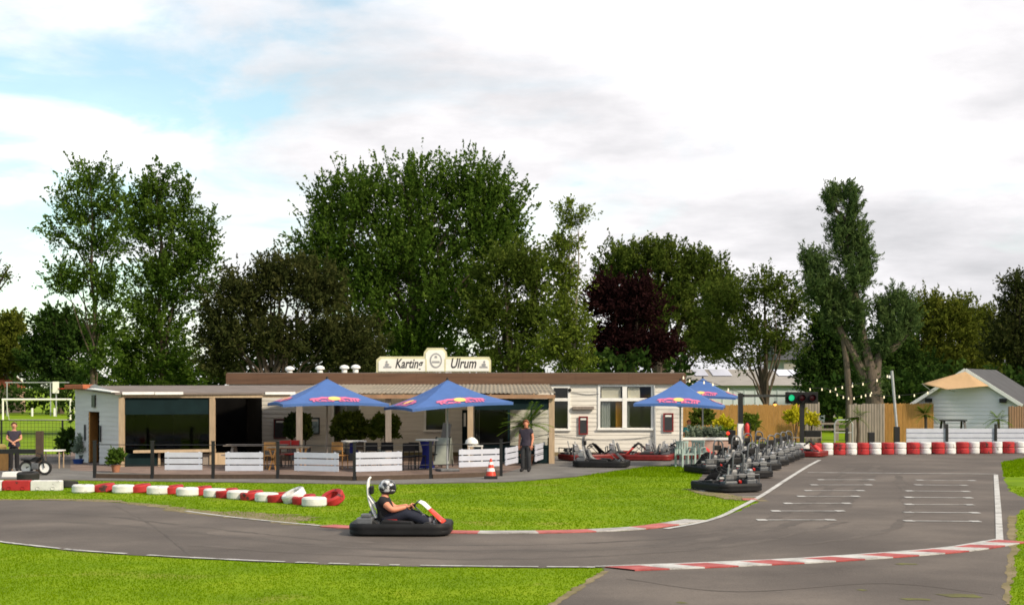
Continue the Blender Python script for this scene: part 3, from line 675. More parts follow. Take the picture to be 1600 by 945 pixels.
def fpanel(name, px0, px1, py0, py1, m, t=.05, dy=0.0):
    q = MB(); y0_, y1_ = frontY(px0) + .12 + dy, frontY(px1) + .12 + dy; ym = (y0_ + y1_) / 2
    q.add([(X(px0, y0_), y0_, Zt(py1, ym)), (X(px1, y1_), y1_, Zt(py1, ym)), (X(px1, y1_), y1_, Zt(py0, ym)), (X(px0, y0_), y0_, Zt(py0, ym)), (X(px0, y0_), y0_ + t, Zt(py1, ym)), (X(px1, y1_), y1_ + t, Zt(py1, ym)), (X(px1, y1_), y1_ + t, Zt(py0, ym)), (X(px0, y0_), y0_ + t, Zt(py0, ym))],
          [(0, 1, 2, 3), (4, 7, 6, 5), (0, 4, 5, 1), (1, 5, 6, 2), (2, 6, 7, 3), (3, 7, 4, 0)])
    return q.build(name, m, shed)
fpanel('valance', 192.5, 329.5, 622, 647, 'dark_green'); fpanel('clear_sheet', 192.5, 329.5, 647.3, 702, 'tinted_sheet', .01, .02)
fpanel('lower_panel', 192.5, 245, 708, 737, 'dark_green'); fpanel('counter', 208, 334, 702.5, 706.5, 'tan_timber', .4, -.22)
fpanel('counter_leg', 247, 250, 707, 740, 'tan_timber', .08); fpanel('boarding', 317, 330, 708, 738, 'grey_timber', .06); fpanel('boarding', 334, 352, 707, 738, 'tan_timber', .06, .05)
#PART3
# ------------------------------------------------------------------ trees
def cone_twigs(blob, n, rg, up=.35, shell=(.55, 1.08), seed=0, hole=.25):
    cx, cy, cz, rx, ry, rz = blob
    d = unit(rg.normal(size=(n, 3))); d[:, 2] = np.where(d[:, 2] < -.55, -d[:, 2], d[:, 2])
    r = rg.uniform(shell[0] ** 2, shell[1] ** 2, n) ** .5
    r = r * (1 + .13 * np.sin(d[:, 0] * 7 + seed) * np.sin(d[:, 2] * 6 + seed * 2) + .09 * np.sin(d[:, 1] * 11 + seed))
    p = np.array([cx, cy, cz]) + d * r[:, None] * np.array([rx, ry, rz])
    keep = np.sin(p[:, 0] * 1.7 + seed) + np.sin(p[:, 2] * 1.9 + seed * 1.3) + np.sin(p[:, 1] * 1.5 + 1) > -3 + hole * 4
    ax = unit(d * np.array([1, 1, .8]) + np.array([0, 0, up]) + rg.normal(size=(n, 3)) * .22)
    return p[keep], ax[keep]
def sprays(p, ax, rg, per, length, spread, leaf, lw=.5, droop=0.0, pull=0.0):
    n = len(p); t = rg.uniform(-.25, 1, (n, per)); w = spread * (1.05 - np.abs(t - .15))
    ln_ = length * rg.uniform(.6, 1.3, n)
    p = p - ax * (ln_ * pull)[:, None]; C = p[:, None, :] + ax[:, None, :] * (t * ln_[:, None])[..., None] + rg.normal(size=(n, per, 3)) * w[..., None] * .55
    C[..., 2] -= droop * np.maximum(t, 0) ** 2 * ln_[:, None]
    A = unit(ax[:, None, :] * .8 + rg.normal(size=(n, per, 3)) * .6); Bv = unit(np.cross(A, unit(rg.normal(size=(n, per, 3)))))
    s = leaf * rg.uniform(.45, 1.5, (n, per, 1))
    tone = np.clip(rg.normal(.45, .15, (n, 1)) + rg.normal(0, .08, (n, per)) + .18 * np.maximum(t, 0), 0, 1)
    return C.reshape(-1, 3), (A * s).reshape(-1, 3), (Bv * s * lw).reshape(-1, 3), tone.reshape(-1)
def limb_path(a, b, rg, n=6, wob=.08, arch=.15):
    a, b = np.array(a), np.array(b); d = b - a; L_ = np.linalg.norm(d); out = []
    for i in range(n + 1):
        t = i / n; p = a + d * t; p[2] += arch * L_ * math.sin(PI * t) * .5 * (1 if d[2] > 0 else 0)
        if 0 < i < n: p += rg.normal(size=3) * wob * L_ / n
        out.append(tuple(p))
    return out
def tree(name, label, px, Y, blobs, leafm, barkm='bark', seed=1, trunk_r=.22, dens=1.0, per=26, length=1.1, spread=.45, leaf=.17, up=.35, fill=.35, hole=.22, shell=(.52, .97), group=None, stems=1, thick=.8, lw=.5, droop=0, fork=None, cat='tree', drop=0, nlimb=3):
    rg = np.random.default_rng(seed); bx = X(px, Y); t = thing(name, label, cat, (bx, Y, 0), 0, group)
    parts = []; W = []
    for k, (cx, cy, rx, ry, *o) in enumerate(blobs):
        dy = o[0] if o else 0.0
        cy += drop * max(0, min(1, (600 - cy) / 200))
        b = (X(cx, Y) - bx, dy, Zt(cy, Y), rx * Y / F, rx * Y / F * thick, ry * Y / F); W.append(b)
        per_ = int(per * 2.6); lf = leaf * .50; area = (b[3] * b[5]) ; n = int(area * 17 * dens)
        p, a = cone_twigs(b, n, rg, up, shell, seed + k * 1.7, hole); parts.append(sprays(p, a, rg, per_, length * 1.25, spread * .8, lf, lw, droop, .6))
        p, a = cone_twigs(b, int(n * .32), rg, up * 1.3, (.80, .98), seed + k, hole); parts.append(sprays(p, a, rg, int(per_ * .8), length * 1.35, spread * .30, lf, lw, droop, .45))
        if fill:
            p, a = cone_twigs(b, int(n * fill), rg, up, (.05, .6), seed, 0); parts.append(sprays(p, a, rg, per_, length, spread * 1.3, lf * 1.2, lw, droop))
    C, A, B, T = [np.concatenate(z) for z in zip(*parts)]
    ok = C[:, 2] > .15; link('crown', leaf_mesh('crown', C[ok], A[ok], B[ok], T[ok]), t, (leafm,))
    tb = MB(); zs = [b[2] for b in W]; zmax = max(zs)
    for s_ in range(stems):
        ox = (s_ - (stems - 1) / 2) * .5
        top = W[int(np.argmax(zs))]; tp = (top[0] + ox, top[1], top[2] + top[5] * .5)
        path = limb_path((ox * .6, 0, -.1), tp, rg, 8, .05, 0); tb.tube(path, [trunk_r * (1 - .88 * i / 8) * (1.25 if i == 0 else 1) for i in range(9)], 8)
    for b in W:
        for q in range(nlimb):
            f = rg.uniform(.35, .85) if nlimb < 3 else rg.uniform(.25, .6); st = (0, 0, max(.8, (b[2] - b[5] * .9) * f if fork is None else fork))
            e = (b[0] + rg.uniform(-.6, .6) * b[3], b[1] + rg.uniform(-.5, .5) * b[4], b[2] + rg.uniform(-.2, .7) * b[5])
            tb.tube(limb_path(st, e, rg, 6, .12, .2), [trunk_r * (.5 if nlimb > 2 else .28) * (1 - .85 * i / 6) for i in range(7)], 6)
    tb.build('trunk', barkm, t, smooth=True)
    return t
DECID = 'trees behind the clubhouse'
tree('slender_tree', 'tall slender open tree leftmost of the pair left of the clubhouse', 150, 80, [(85, 425, 26, 12), (92, 345, 22, 20), (100, 290, 22, 12), (150, 560, 34, 30), (140, 262, 40, 28), (175, 300, 30, 40), (125, 310, 48, 40), (150, 365, 52, 45), (110, 425, 42, 32), (165, 440, 40, 45), (160, 505, 34, 40), (95, 405, 28, 14)], 'leaf_mid', 'bark', 11, .17, 1.05, 24, 1.15, .32, .16, .5, .25, .40, group=DECID, drop=18, nlimb=1)
tree('broad_tree', 'full bright green tree with bare lower trunk beside the tall slender tree', 250, 83, [(222, 290, 26, 34), (248, 272, 30, 28), (290, 300, 24, 42), (325, 385, 26, 16), (320, 430, 30, 20), (318, 350, 28, 14), (235, 340, 62, 62), (300, 375, 42, 62), (255, 430, 76, 60), (240, 505, 70, 55), (270, 560, 60, 40), (215, 590, 50, 28), (295, 592, 45, 24), (200, 555, 40, 45), (330, 330, 20, 14)], 'leaf_mid', 'bark', 12, .2, 1.0, 26, 1.2, .38, .17, .45, .28, .30, group=DECID, drop=18, nlimb=1)
tree('bushy_tree', 'low brownish dark green bushy tree between the bright tree and the big central tree', 425, 76, [(375, 470, 58, 55), (440, 445, 62, 55), (500, 465, 52, 55), (400, 535, 85, 50), (490, 540, 70, 50), (340, 525, 34, 60), (345, 570, 44, 34), (550, 540, 60, 55), (560, 575, 60, 28)], 'leaf_brown', 'bark', 13, .2, 1.25, 28, .9, .42, .15, .5, .5, .08, group=DECID)
tree('big_tree', 'big spreading dark green tree right behind the roof sign', 650, 84, [(560, 300, 62, 55), (640, 275, 68, 42), (725, 285, 70, 52), (525, 370, 65, 60), (640, 370, 95, 85), (755, 350, 68, 62), (570, 450, 85, 65), (700, 455, 95, 70), (640, 525, 95, 50), (500, 310, 30, 34), (795, 310, 26, 40), (795, 360, 40, 26), (480, 385, 30, 22), (500, 420, 34, 26), (765, 275, 34, 30)], 'leaf_mid', 'bark', 14, .42, 1.0, 28, 1.7, .36, .18, .8, .35, .27, group=DECID, drop=20, nlimb=2)
tree('bushy_tree', 'dark bushy tree filling the gap right of the big central tree', 800, 80, [(790, 430, 55, 50), (830, 440, 40, 50), (770, 500, 60, 55), (835, 515, 50, 60), (800, 560, 70, 30)], 'leaf_olive', 'bark', 15, .24, 1.1, 28, 1.0, .45, .16, .5, .4, .12, group=DECID)
tree('birch_tree', 'slim pale yellow green tree with a thin tall top rising above the roof', 893, 72, [(885, 335, 16, 26), (905, 325, 24, 10), (885, 375, 34, 22), (870, 405, 26, 22), (892, 430, 26, 28), (880, 475, 36, 38), (895, 520, 38, 40), (870, 545, 34, 40), (900, 565, 30, 26)], 'leaf_pale', 'pale_bark', 16, .10, 2.6, 20, .75, .32, .125, .25, .3, .25, group=DECID, drop=10, nlimb=2)
tree('round_tree', 'large round olive green tree behind the dark red tree', 1035, 112, [(975, 425, 50, 48), (1030, 415, 55, 42), (1090, 430, 50, 42), (1125, 470, 34, 50), (1040, 490, 90, 60), (1110, 540, 50, 50)], 'leaf_olive', 'bark', 17, .5, .95, 26, 1.1, .6, .21, .4, .4, .12, group=DECID)
tree('copper_beech', 'dark red copper beech between the pale slim tree and the round green tree', 980, 95, [(950, 475, 44, 46), (1000, 480, 45, 48), (960, 545, 56, 48), (1020, 550, 48, 42)], 'leaf_copper', 'bark', 18, .35, 1.3, 28, .9, .5, .18, .3, .5, .12, group=DECID)
tree('fork_tree', 'olive tree with a dark forked trunk standing over the bamboo fence', 1197, 84, [(1130, 480, 48, 45), (1195, 460, 52, 40), (1235, 485, 36, 42), (1120, 535, 42, 36), (1175, 520, 55, 38), (1225, 540, 36, 30), (1160, 560, 44, 16)], 'leaf_olive', 'bark', 19, .22, 1.1, 24, 1.0, .42, .15, .35, .35, .24, group=DECID, fork=1.6, nlimb=2)
# pollarded willow
def willow():
    Y = 78; bx = X(1365, Y); rg = np.random.default_rng(5)
    t = thing('willow_tree', 'tall pollarded willow with bare leaning limbs and bushy upright plumes', 'tree', (bx, Y, 0), 0)
    W = lambda px, py, dy=0: (X(px, Y) - bx, dy, Zt(py, Y))
    tb = MB()
    tb.tube([W(1372, 700), W(1368, 640), W(1362, 590), W(1360, 575)], [.58, .46, .42, .38], 10)
    tb.tube([W(1360, 580), W(1352, 545), W(1340, 490), W(1330, 430), W(1325, 380), W(1318, 340)], [.34, .26, .21, .17, .12, .08], 8)
    tb.tube([W(1352, 590), W(1335, 555), W(1315, 520), W(1298, 485), W(1285, 445), W(1272, 400)], [.27, .21, .18, .15, .11, .06], 8)
    tb.tube([W(1368, 590), W(1372, 560), W(1378, 540), W(1388, 505), W(1400, 480)], [.26, .2, .16, .12, .06], 8)
    tb.tube([W(1376, 550), W(1395, 545), W(1415, 525), W(1425, 495)], [.2, .17, .12, .06], 8)
    tb.tube([W(1326, 690), W(1327, 620), W(1322, 560), W(1316, 525)], [.2, .17, .15, .1], 8)
    tb.tube([W(1322, 345), W(1303, 325), W(1300, 300)], [.12, .09, .05], 6); tb.tube([W(1322, 345), W(1330, 320), W(1325, 295)], [.12, .09, .05], 6)
    tb.build('trunk', 'willow_bark', t, smooth=True)
    bl = [(1299, 310, 8, 22), (1331, 312, 10, 24), (1318, 290, 18, 8), (1311, 355, 17, 26), (1335, 352, 20, 26), (1322, 390, 24, 28), (1348, 385, 16, 34), (1330, 430, 27, 30), (1352, 420, 14, 26), (1325, 465, 26, 22), (1335, 490, 18, 16),
          (1266, 400, 10, 22), (1280, 415, 16, 24), (1272, 440, 22, 24), (1297, 450, 18, 28), (1285, 470, 22, 20), (1310, 490, 14, 18),
          (1384, 495, 20, 24), (1405, 478, 24, 24), (1415, 505, 18, 24), (1393, 518, 22, 22), (1360, 605, 15, 26), (1345, 555, 9, 22), (1318, 520, 9, 20), (1300, 505, 12, 18), (1340, 525, 10, 20), (1382, 545, 10, 16)]
    parts = []
    for k, b in enumerate(bl):
        c = W(b[0], b[1] + (12 if b[1] < 470 else 0), rg.uniform(-.3, .3)); bb = (*c, b[2] * Y / F, b[2] * Y / F, b[3] * Y / F)
        p, a = cone_twigs(bb, int(36 + bb[3] * bb[5] * 75), rg, .9, (.15, 1.02), k, 0.02); parts.append(sprays(p, a, rg, 34, .75, .19, .12, .2, 0, .2))
    C, A, B, T = [np.concatenate(z) for z in zip(*parts)]; link('crown', leaf_mesh('crown', C, A, B, T), t, ('leaf_willow',))
willow()
WOOD = 'trees at the edge of the wood'
tree('wood_tree', 'olive brown tree in the wood directly right of the willow', 1460, 104, [(1455, 500, 50, 42), (1490, 515, 45, 40), (1440, 560, 60, 50), (1500, 575, 60, 45)], 'leaf_wood', 'bark', 31, .3, 1.0, 26, 1.1, .55, .19, .4, .5, .12, group=WOOD)
tree('wood_tree', 'green tree with a thin bare tip above the wood near the white shed', 1530, 112, [(1500, 478, 12, 20), (1525, 515, 50, 38), (1560, 540, 60, 48), (1520, 580, 60, 40)], 'leaf_wood', 'bark', 32, .3, .9, 26, 1.1, .55, .19, .5, .5, .1, group=WOOD)
tree('wood_tree', 'dark reddish topped tree at the far right edge', 1600, 98, [(1592, 450, 34, 20), (1610, 490, 55, 34), (1590, 540, 60, 50), (1620, 590, 60, 40), (1572, 470, 14, 8)], 'leaf_brown', 'bark', 33, .3, 1.1, 26, 1.0, .5, .18, .4, .5, .12, group=WOOD)
tree('wood_tree', 'dark dense tree between the forked tree and the willow', 1295, 96, [(1290, 525, 34, 46), (1275, 580, 34, 50), (1315, 575, 45, 55), (1300, 630, 60, 40)], 'leaf_deep', 'bark', 34, .3, 1.3, 28, .9, .5, .18, .3, .6, .05, group=WOOD)
tree('wood_tree', 'dark leafy tree under the right willow crown', 1395, 100, [(1390, 560, 50, 55), (1430, 600, 60, 50), (1380, 620, 60, 50)], 'leaf_deep', 'bark', 35, .3, 1.2, 28, .9, .5, .18, .3, .6, .05, group=WOOD)
tree('edge_tree', 'dark round tree between the left picture edge and the slender tree', 95, 152, [(90, 510, 40, 30), (120, 540, 45, 40), (70, 555, 42, 40), (95, 590, 70, 30)], 'leaf_deep', 'bark', 36, .3, .5, 30, 1.3, .7, .30, .4, .45, .2)
tree('edge_tree', 'lighter olive tree cut by the left picture edge above the goal', 10, 158, [(15, 525, 34, 40), (-15, 560, 50, 50), (22, 570, 30, 30)], 'leaf_wood', 'bark', 37, .3, .5, 30, 1.3, .7, .30, .4, .45, .18)
tree('edge_tree', 'tree whose single leafy branch reaches in at the far left', -70, 70, [(-60, 440, 60, 60), (8, 430, 18, 16), (-10, 412, 20, 12)], 'leaf_olive', 'bark', 38, .3, .9, 24, .8, .35, .14, .3, .4, .1)
def thicket(name, spans, Y, leafm, seed, n):
    rg = np.random.default_rng(seed); P = []
    for x0, x1, top in spans:
        a, b = X(x0, Y), X(x1, Y); h = Zt(top, Y); m = int(n * (b - a) * h)
        p = np.stack([rg.uniform(a, b, m), rg.uniform(Y - 1.5, Y + 1.5, m), rg.uniform(.1, 1, m) ** .8 * h * (1 + .1 * np.sin(rg.uniform(a, b, m)))], 1); P.append(p)
    P = np.concatenate(P); ax = unit(rg.normal(size=P.shape) + np.array([0, -.4, .5]))
    o = link(name, leaf_mesh(name, *sprays(P, ax, rg, 22, .9, .5, .20)), None, (leafm,)); o['kind'] = 'stuff'; return o
thicket('undergrowth', [(128, 205, 578), (205, 330, 570), (330, 560, 540), (560, 900, 545), (900, 1070, 560), (1255, 1330, 600), (1330, 1640, 585)], 92, 'leaf_deep', 41, 5)
thicket('undergrowth', [(1300, 1640, 560)], 124, 'leaf_deep', 42, 4)

thicket('undergrowth', [(-80, 340, 603)], 146, 'leaf_deep', 43, 4)
# ------------------------------------------------------------------ far buildings, pitch
fbld = thing('far_building', 'long pale industrial hall with grey roof behind the bamboo fence', 'building', (X(1170, 105), 105, 0))
q = MB(); w0, w1 = X(1060, 105) - X(1170, 105), X(1300, 105) - X(1170, 105); q.box((w0, 0, 0), (w1, 12, Zt(601, 105)))
for i in range(14): x = w0 + (w1 - w0) * i / 14; q.box((x, -.04, 0), (x + .06, -.005, Zt(602, 105)))
q.build('wall', 'far_wall', fbld)
zr0, zr1 = Zt(602, 105), Zt(577, 111); q = MB(); q.add([(w0 - .2, -.3, zr0), (w1 + .2, -.3, zr0), (w1 + .2, 6, zr1), (w0 - .2, 6, zr1), (w0 - .2, 12.3, zr0), (w1 + .2, 12.3, zr0)], [(0, 1, 2, 3), (3, 2, 5, 4)]); q.build('roof', 'far_roof', fbld)
for a, b in ((1085, 1105), (1112, 1142), (1214, 1236), (1238, 1256)):
    q = MB(); x0, x1 = X(a, 109) - X(1170, 105), X(b, 109) - X(1170, 105); f0, f1 = .55, .95
    P = lambda x, f: (x, -.3 + 6.3 * f - .03, zr0 + (zr1 - zr0) * f + .05); q.add([P(x0, f0), P(x1, f0), P(x1, f1), P(x0, f1)], [(0, 1, 2, 3)]); q.build('skylight', 'roof_light', fbld)
fb2 = thing('tall_barn', 'dark roofed barn standing behind the pale hall', 'barn', (X(1270, 135), 135, 0))
q = MB(); q.box((X(1225, 135) - X(1270, 135), 0, 0), (X(1310, 135) - X(1270, 135), 10, Zt(562, 135))); q.build('wall', 'far_roof', fb2)
q = MB(); a, b = X(1215, 135) - X(1270, 135), X(1318, 135) - X(1270, 135); q.add([(a, -.3, Zt(562, 135)), (b, -.3, Zt(562, 135)), (b, 6, Zt(530, 141)), (a, 6, Zt(530, 141)), (a, 12, Zt(562, 135)), (b, 12, Zt(562, 135))], [(0, 1, 2, 3), (3, 2, 5, 4), (0, 3, 4), (1, 5, 2)]); q.build('roof', 'slate_roof', fb2)
hs = thing('far_house', 'far red tiled house at the left edge behind the goal', 'house', (X(-8, 156), 156, 0))
q = MB(); q.box((-2.0, 0, 0), (1.2, 6, Zt(606, 150))); q.build('wall', 'brick_pink', hs)
q = MB(); q.add([(-2.3, -.3, Zt(606, 150)), (1.5, -.3, Zt(606, 150)), (1.0, 3, Zt(584, 150)), (-2.3, 3, Zt(584, 150)), (-2.3, 6.3, Zt(606, 150)), (1.5, 6.3, Zt(606, 150))], [(0, 1, 2, 3), (3, 2, 5, 4), (1, 5, 2)]); q.build('roof', 'roof_tile', hs)

YG = 122.0; g = lambda px: X(px, YG)
goal = thing('football_goal', 'white football goal standing on the grass pitch', 'goal', (g(57), YG, 0))
q = MB(); q.tube([(g(4.5) - g(57), 0, 0), (g(4.5) - g(57), 0, Zt(624, YG))], .075, 8); q.build('post', 'goal_white', goal)
q = MB(); q.tube([(g(110) - g(57), 0, 0), (g(110) - g(57), 0, Zt(624, YG))], .075, 8); q.build('post', 'goal_white', goal)
q = MB(); q.tube([(g(3) - g(57), 0, Zt(624, YG)), (g(111.5) - g(57), 0, Zt(624, YG))], .08, 8); q.build('crossbar', 'goal_white', goal)
q = MB()
for s_ in (4.5, 110): q.tube([(g(s_) - g(57), .05, Zt(625, YG)), (g(s_) - g(57), .8, Zt(627, YG)), (g(s_) - g(57), 1.5, .02)], .03, 6)
q.tube([(g(4.5) - g(57), 1.5, .03), (g(110) - g(57), 1.5, .03)], .03, 6); q.build('net_frame', 'goal_white', goal)
YB = 140.0; net = thing('ball_net', 'tall grey ball stop frame behind the goal', 'ball net', (X(45, YB), YB, 0))
for px in (11, 79): q = MB(); q.tube([(X(px, YB) - X(45, YB), 0, 0), (X(px, YB) - X(45, YB), 0, Zt(597, YB))], .05, 6); q.build('post', 'galvanised', net)
q = MB(); q.tube([(X(8, YB) - X(45, YB), 0, Zt(597.5, YB)), (X(108, YB) - X(45, YB), 0, Zt(597.5, YB))], .05, 6); q.build('crossbar', 'galvanised', net)
hp = thing('basketball_hoop', 'white basketball backboard on a post at the far side of the pitch', 'basketball hoop', (X(87, 138), 138, 0))
q = MB(); q.tube([(0, .15, 0), (0, .15, Zt(600, 138))], .06, 6); q.build('post', 'galvanised', hp)
q = MB(); q.box((-.28, 0, Zt(614, 138)), (.28, .06, Zt(596, 138))); q.build('backboard', 'goal_white', hp)
q = MB(); q.tube([(.6 + .25 * math.cos(a), -.2 + .25 * math.sin(a), Zt(607, 138)) for a in np.linspace(0, 2 * PI, 12, False)], .03, 5, closed=True); q.tube([(.2, 0, Zt(607, 138)), (.4, -.1, Zt(607, 138))], .03, 5); q.build('ring', 'red_paint', hp)
for k_, px in enumerate((47, 82)):
    o = MB(); o.tube([(0, 0, 0), (0, 0, .75)], .10, 8); o = o.build('boundary_post', 'goal_white'); o.location = (X(px, 139), 139 + .6, 0); tag(o, ('short pale post in the pitch left of the goal centre', 'short pale post in the pitch under the right goal half')[k_], 'post')

# mesh fence beside the pitch
YF = 60.0; mf = thing('mesh_fence', 'thin dark wire mesh fence between the yard and the football pitch', 'fence', (X(50, YF), YF, 0)); xo = X(50, YF)
for px in (-30, 2, 97.5):
    q = MB(); q.tube([(X(px, YF) - xo, 0, 0), (X(px, YF) - xo, 0, Zt(656, YF))], .035, 6); q.build('post', 'black_metal', mf)
q = MB(); 
for py in (656.5, 677): q.tube([(X(-32, YF) - xo, 0, Zt(py, YF)), (X(117, YF) - xo, 0, Zt(py, YF))], .02, 5)
q.build('rail', 'black_metal', mf)
q = MB(); xs0, xs1 = X(-30, YF) - xo, X(116, YF) - xo; n = int((xs1 - xs0) / .14)
for i in range(n): x = xs0 + i * .14; q.box((x, -.002, .05), (x + .008, .002, Zt(657, YF)))
for j in range(9): z = .12 + j * .15; q.box((xs0, -.005, z), (xs1, -.0025, z + .008))
q.build('wire_mesh', 'black_metal', mf)
#PART4
# ------------------------------------------------------------------ plants helper
def shrub(mb_list, c, r, n, leaf, rg, up=.5, length=.25, spread=.12, per=18, lw=.45, droop=0):
    p, a = cone_twigs((*c, *r), n, rg, up, (.3, 1.0), c[0], 0.0); mb_list.append(sprays(p, a, rg, per, length, spread, leaf, lw, droop))
def leaves(name, lst, m, parent=None):
    C, A, B, T = [np.concatenate(z) for z in zip(*lst)]; return link(name, leaf_mesh(name, C, A, B, T), parent, (m,))
def pot(h, r, m, parent, name='pot'):
    q = MB(); q.lathe([(0, 0), (r * .72, 0), (r, h), (r * 1.06, h), (r * 1.06, h + .03), (r * .92, h + .03), (r * .9, h - .04), (0, h - .04)], 18); return q.build(name, m, parent, smooth=True)
def ball_tree(label, px, Y, cpy, rpx, seed, potm='grey_plastic', trunk=True, leafm='leaf_olive', grp=None, per=20):
    rg = np.random.default_rng(seed); t = thing('ball_shrub', label, 'potted shrub', (X(px, Y), Y, 0.016), 0, grp); zc = Zt(cpy, Y); r = rpx * Y / F
    l = []; shrub(l, (0, 0, zc), (r, r, r * .95), int(260 * r * r / .2), .075, rg, .4, .22, .09, per); leaves('foliage', l, leafm, t)
    q = MB(); q.tube([(0, 0, .3), (.02, 0, zc * .6), (0, 0, zc)], .035, 6); q.build('trunk', 'bark', t); pot(.38, .24, potm, t); return t
def palm(name, label, px, Y, cz, rad, n, seed, base=0.0, trunk_r=.05, leafm='leaf_palm', potm=None, cat='potted palm', droop=.55):
    rg = np.random.default_rng(seed); t = thing(name, label, cat, (X(px, Y), Y, base), 0); C = []; A = []; B = []; T = []
    for k in range(n):
        az = rg.uniform(0, 2 * PI); el = rg.uniform(-.1, 1.2); d = np.array([math.cos(az) * math.cos(el), math.sin(az) * math.cos(el), math.sin(el)])
        side = np.array([-math.sin(az), math.cos(az), 0]); tone = rg.uniform(.2, .9)
        for s in np.linspace(.15, 1, 14):
            p = np.array([0, 0, cz]) + d * rad * s; p[2] -= droop * rad * s * s * math.cos(el)
            for sg_ in (-1, 1):
                a = unit(side * sg_ + d * .7 + np.array([0, 0, -.35])) * rad * .17 * (1.2 - s * .6); C.append(p + a); A.append(a); B.append(unit(np.cross(a, [0, 0, 1])) * .018 * rad / .6); T.append(tone + rg.normal(0, .1))
    link('fronds', leaf_mesh('fronds', np.array(C), np.array(A), np.array(B), np.array(T)), t, (leafm,))
    q = MB(); q.tube([(0, 0, .05), (.03, 0, cz * .5), (0, 0, cz + .03)], [trunk_r * 1.3, trunk_r, trunk_r], 8); q.build('trunk', 'bark', t)
    if potm: pot(.36, .24, potm, t)
    return t

# ------------------------------------------------------------------ parasols
def bull(mb, cx, cz, s, sgn, mi):
    pts = [(.05, .02), (.10, .10), (.22, .16), (.42, .18), (.62, .30), (.80, .26), (.98, .30), (.88, .20), (.80, .10), (.92, -.04), (.84, -.06), (.70, .04), (.55, .02), (.46, -.12), (.38, -.12), (.40, .02), (.25, -.02), (.12, -.14), (.02, -.12), (.12, .0)]
    mb.append(([(cx + sgn * x * s, cz + z * s) for x, z in pts], mi))
def parasol(label, px, Y, apex_py, side, rot, rim_py, tilt=(0, 0), pole_px=None, group='blue parasols', h_base=.05, pole_m='steel'):
    x = X(px, Y); t = thing('parasol', label, 'parasol', (x, Y, 0.016), rot, group); za, zr = Zt(apex_py, Y), Zt(rim_py, Y); h = side / 2; n = 8
    def surf(q, u, v):     # q panel, u 0..1 rim->apex, v -1..1
        w = (1 - u) * h; z = zr + (za - zr) * (u + .0) - .10 * math.sin(PI * u) * (za - zr) - .05 * (1 - u) * (1 - v * v) * 0 + .05 * (1 - v * v) * (1 - u) ** 2
        a = Vector((v * w, -w, z)); a.z += a.y * 0
        m = Matrix.Rotation(q * PI / 2, 4, 'Z') @ a; m.z += tilt[0] * m.x + tilt[1] * m.y; return m
    q_ = MB()
    for q in range(4):
        V = [surf(q, j / n, -1 + 2 * i / n) for j in range(n + 1) for i in range(n + 1)]
        q_.add(V, [(j * (n + 1) + i, j * (n + 1) + i + 1, (j + 1) * (n + 1) + i + 1, (j + 1) * (n + 1) + i) for j in range(n) for i in range(n)])
        V = [surf(q, 0, -1 + 2 * i / n) for i in range(n + 1)]; V2 = [Vector((v.x, v.y, v.z - .09)) for v in V]
        q_.add(V + V2, [(i, i + n + 2 - 1, i + n + 2, i + 1) for i in range(n)])
    can = q_.build('canopy', 'blue_canvas', t); so_ = can.modifiers.new('thick', 'SOLIDIFY'); so_.thickness = .012; so_.offset = -1
    for q in range(4):
        shapes = []; cz = .36
        bull(shapes, -.86 * side / 3.4, cz, .78 * side / 3.4, 1, 0); bull(shapes, .86 * side / 3.4, cz, .78 * side / 3.4, -1, 0)
        r = .20 * side / 3.4; shapes.append(([(r * math.cos(a), cz + .04 + r * 1.0 * math.sin(a)) for a in np.linspace(0, 2 * PI, 20, False)], 1))
        lo = MB(); sl = math.hypot(h, za - zr)
        def put(P, dz=.02):
            out = []
            for a, b in P:
                u = b / sl; p = surf(q, u, max(-1, min(1, a / max(.05, (1 - u) * h)))); out.append(p + Vector((0, 0, dz)))
            return out
        for pts, mi in shapes:
            c3 = [Vector((a, b, 0)) for a, b in pts]; tri = geometry.tessellate_polygon([c3]); lo.add(put(pts, .022 + .004 * mi), [tuple(f) for f in tri], mi)
        V, Fc = text_verts('Red Bull', .40 * side / 3.4, 0, .012); lo.add(put([(v[0] * 1.12, .07 + v[1]) for v in V], .022), Fc, 0)
        me = lo.mesh('logo', fix=False); link('logo', me, can, ('logo_red', 'logo_yellow'))
    rb = MB()
    for q in range(4):
        c = surf(q, 0, -1); m0 = surf(q, 0, 0)
        rb.tube([Vector((0, 0, za - .34)), c - Vector((0, 0, .04))], .014, 5); rb.tube([Vector((0, 0, za - .34)), m0 - Vector((0, 0, .07))], .012, 5); rb.tube([Vector((0, 0, zr - .1)), (Vector((0, 0, za - .34)) + c) / 2 - Vector((0, 0, .04))], .012, 5)
    rb.build('ribs', 'steel', t)
    p = MB(); p.tube([(0, 0, 0), (0, 0, za)], .032, 8); p.build('pole', pole_m, t); p = MB(); p.lathe([(0, za - .02), (.05, za), (.03, za + .05), (0, za + .08)], 10); p.build('finial', 'black_plastic', t)
    p = MB(); p.box((-.32, -.32, 0), (.32, .32, .08)); p.build('base', 'grey_plastic', t, bevel=.02); return t
parasol('blue parasol leftmost of the row, in front of the two dark menu boards', 511, 50.5, 592, 3.42, R(17), 631, pole_m='grey_timber')
parasol('slightly tilted blue parasol whose left corner dips lowest, left of the glazed bay', 699, 50, 594, 3.35, R(20), 633, tilt=(.062, 0), pole_m='galvanised')
parasol('blue parasol at the right end of the clubhouse, over the parked karts', 1063, 53.2, 595, 3.02, R(-9), 633, tilt=(-.035, 0), pole_m='galvanised')
parasol('blue parasol half hidden behind another, before the bamboo fence', 1098, 64, 591, 2.9, R(-12), 621, pole_m='galvanised')

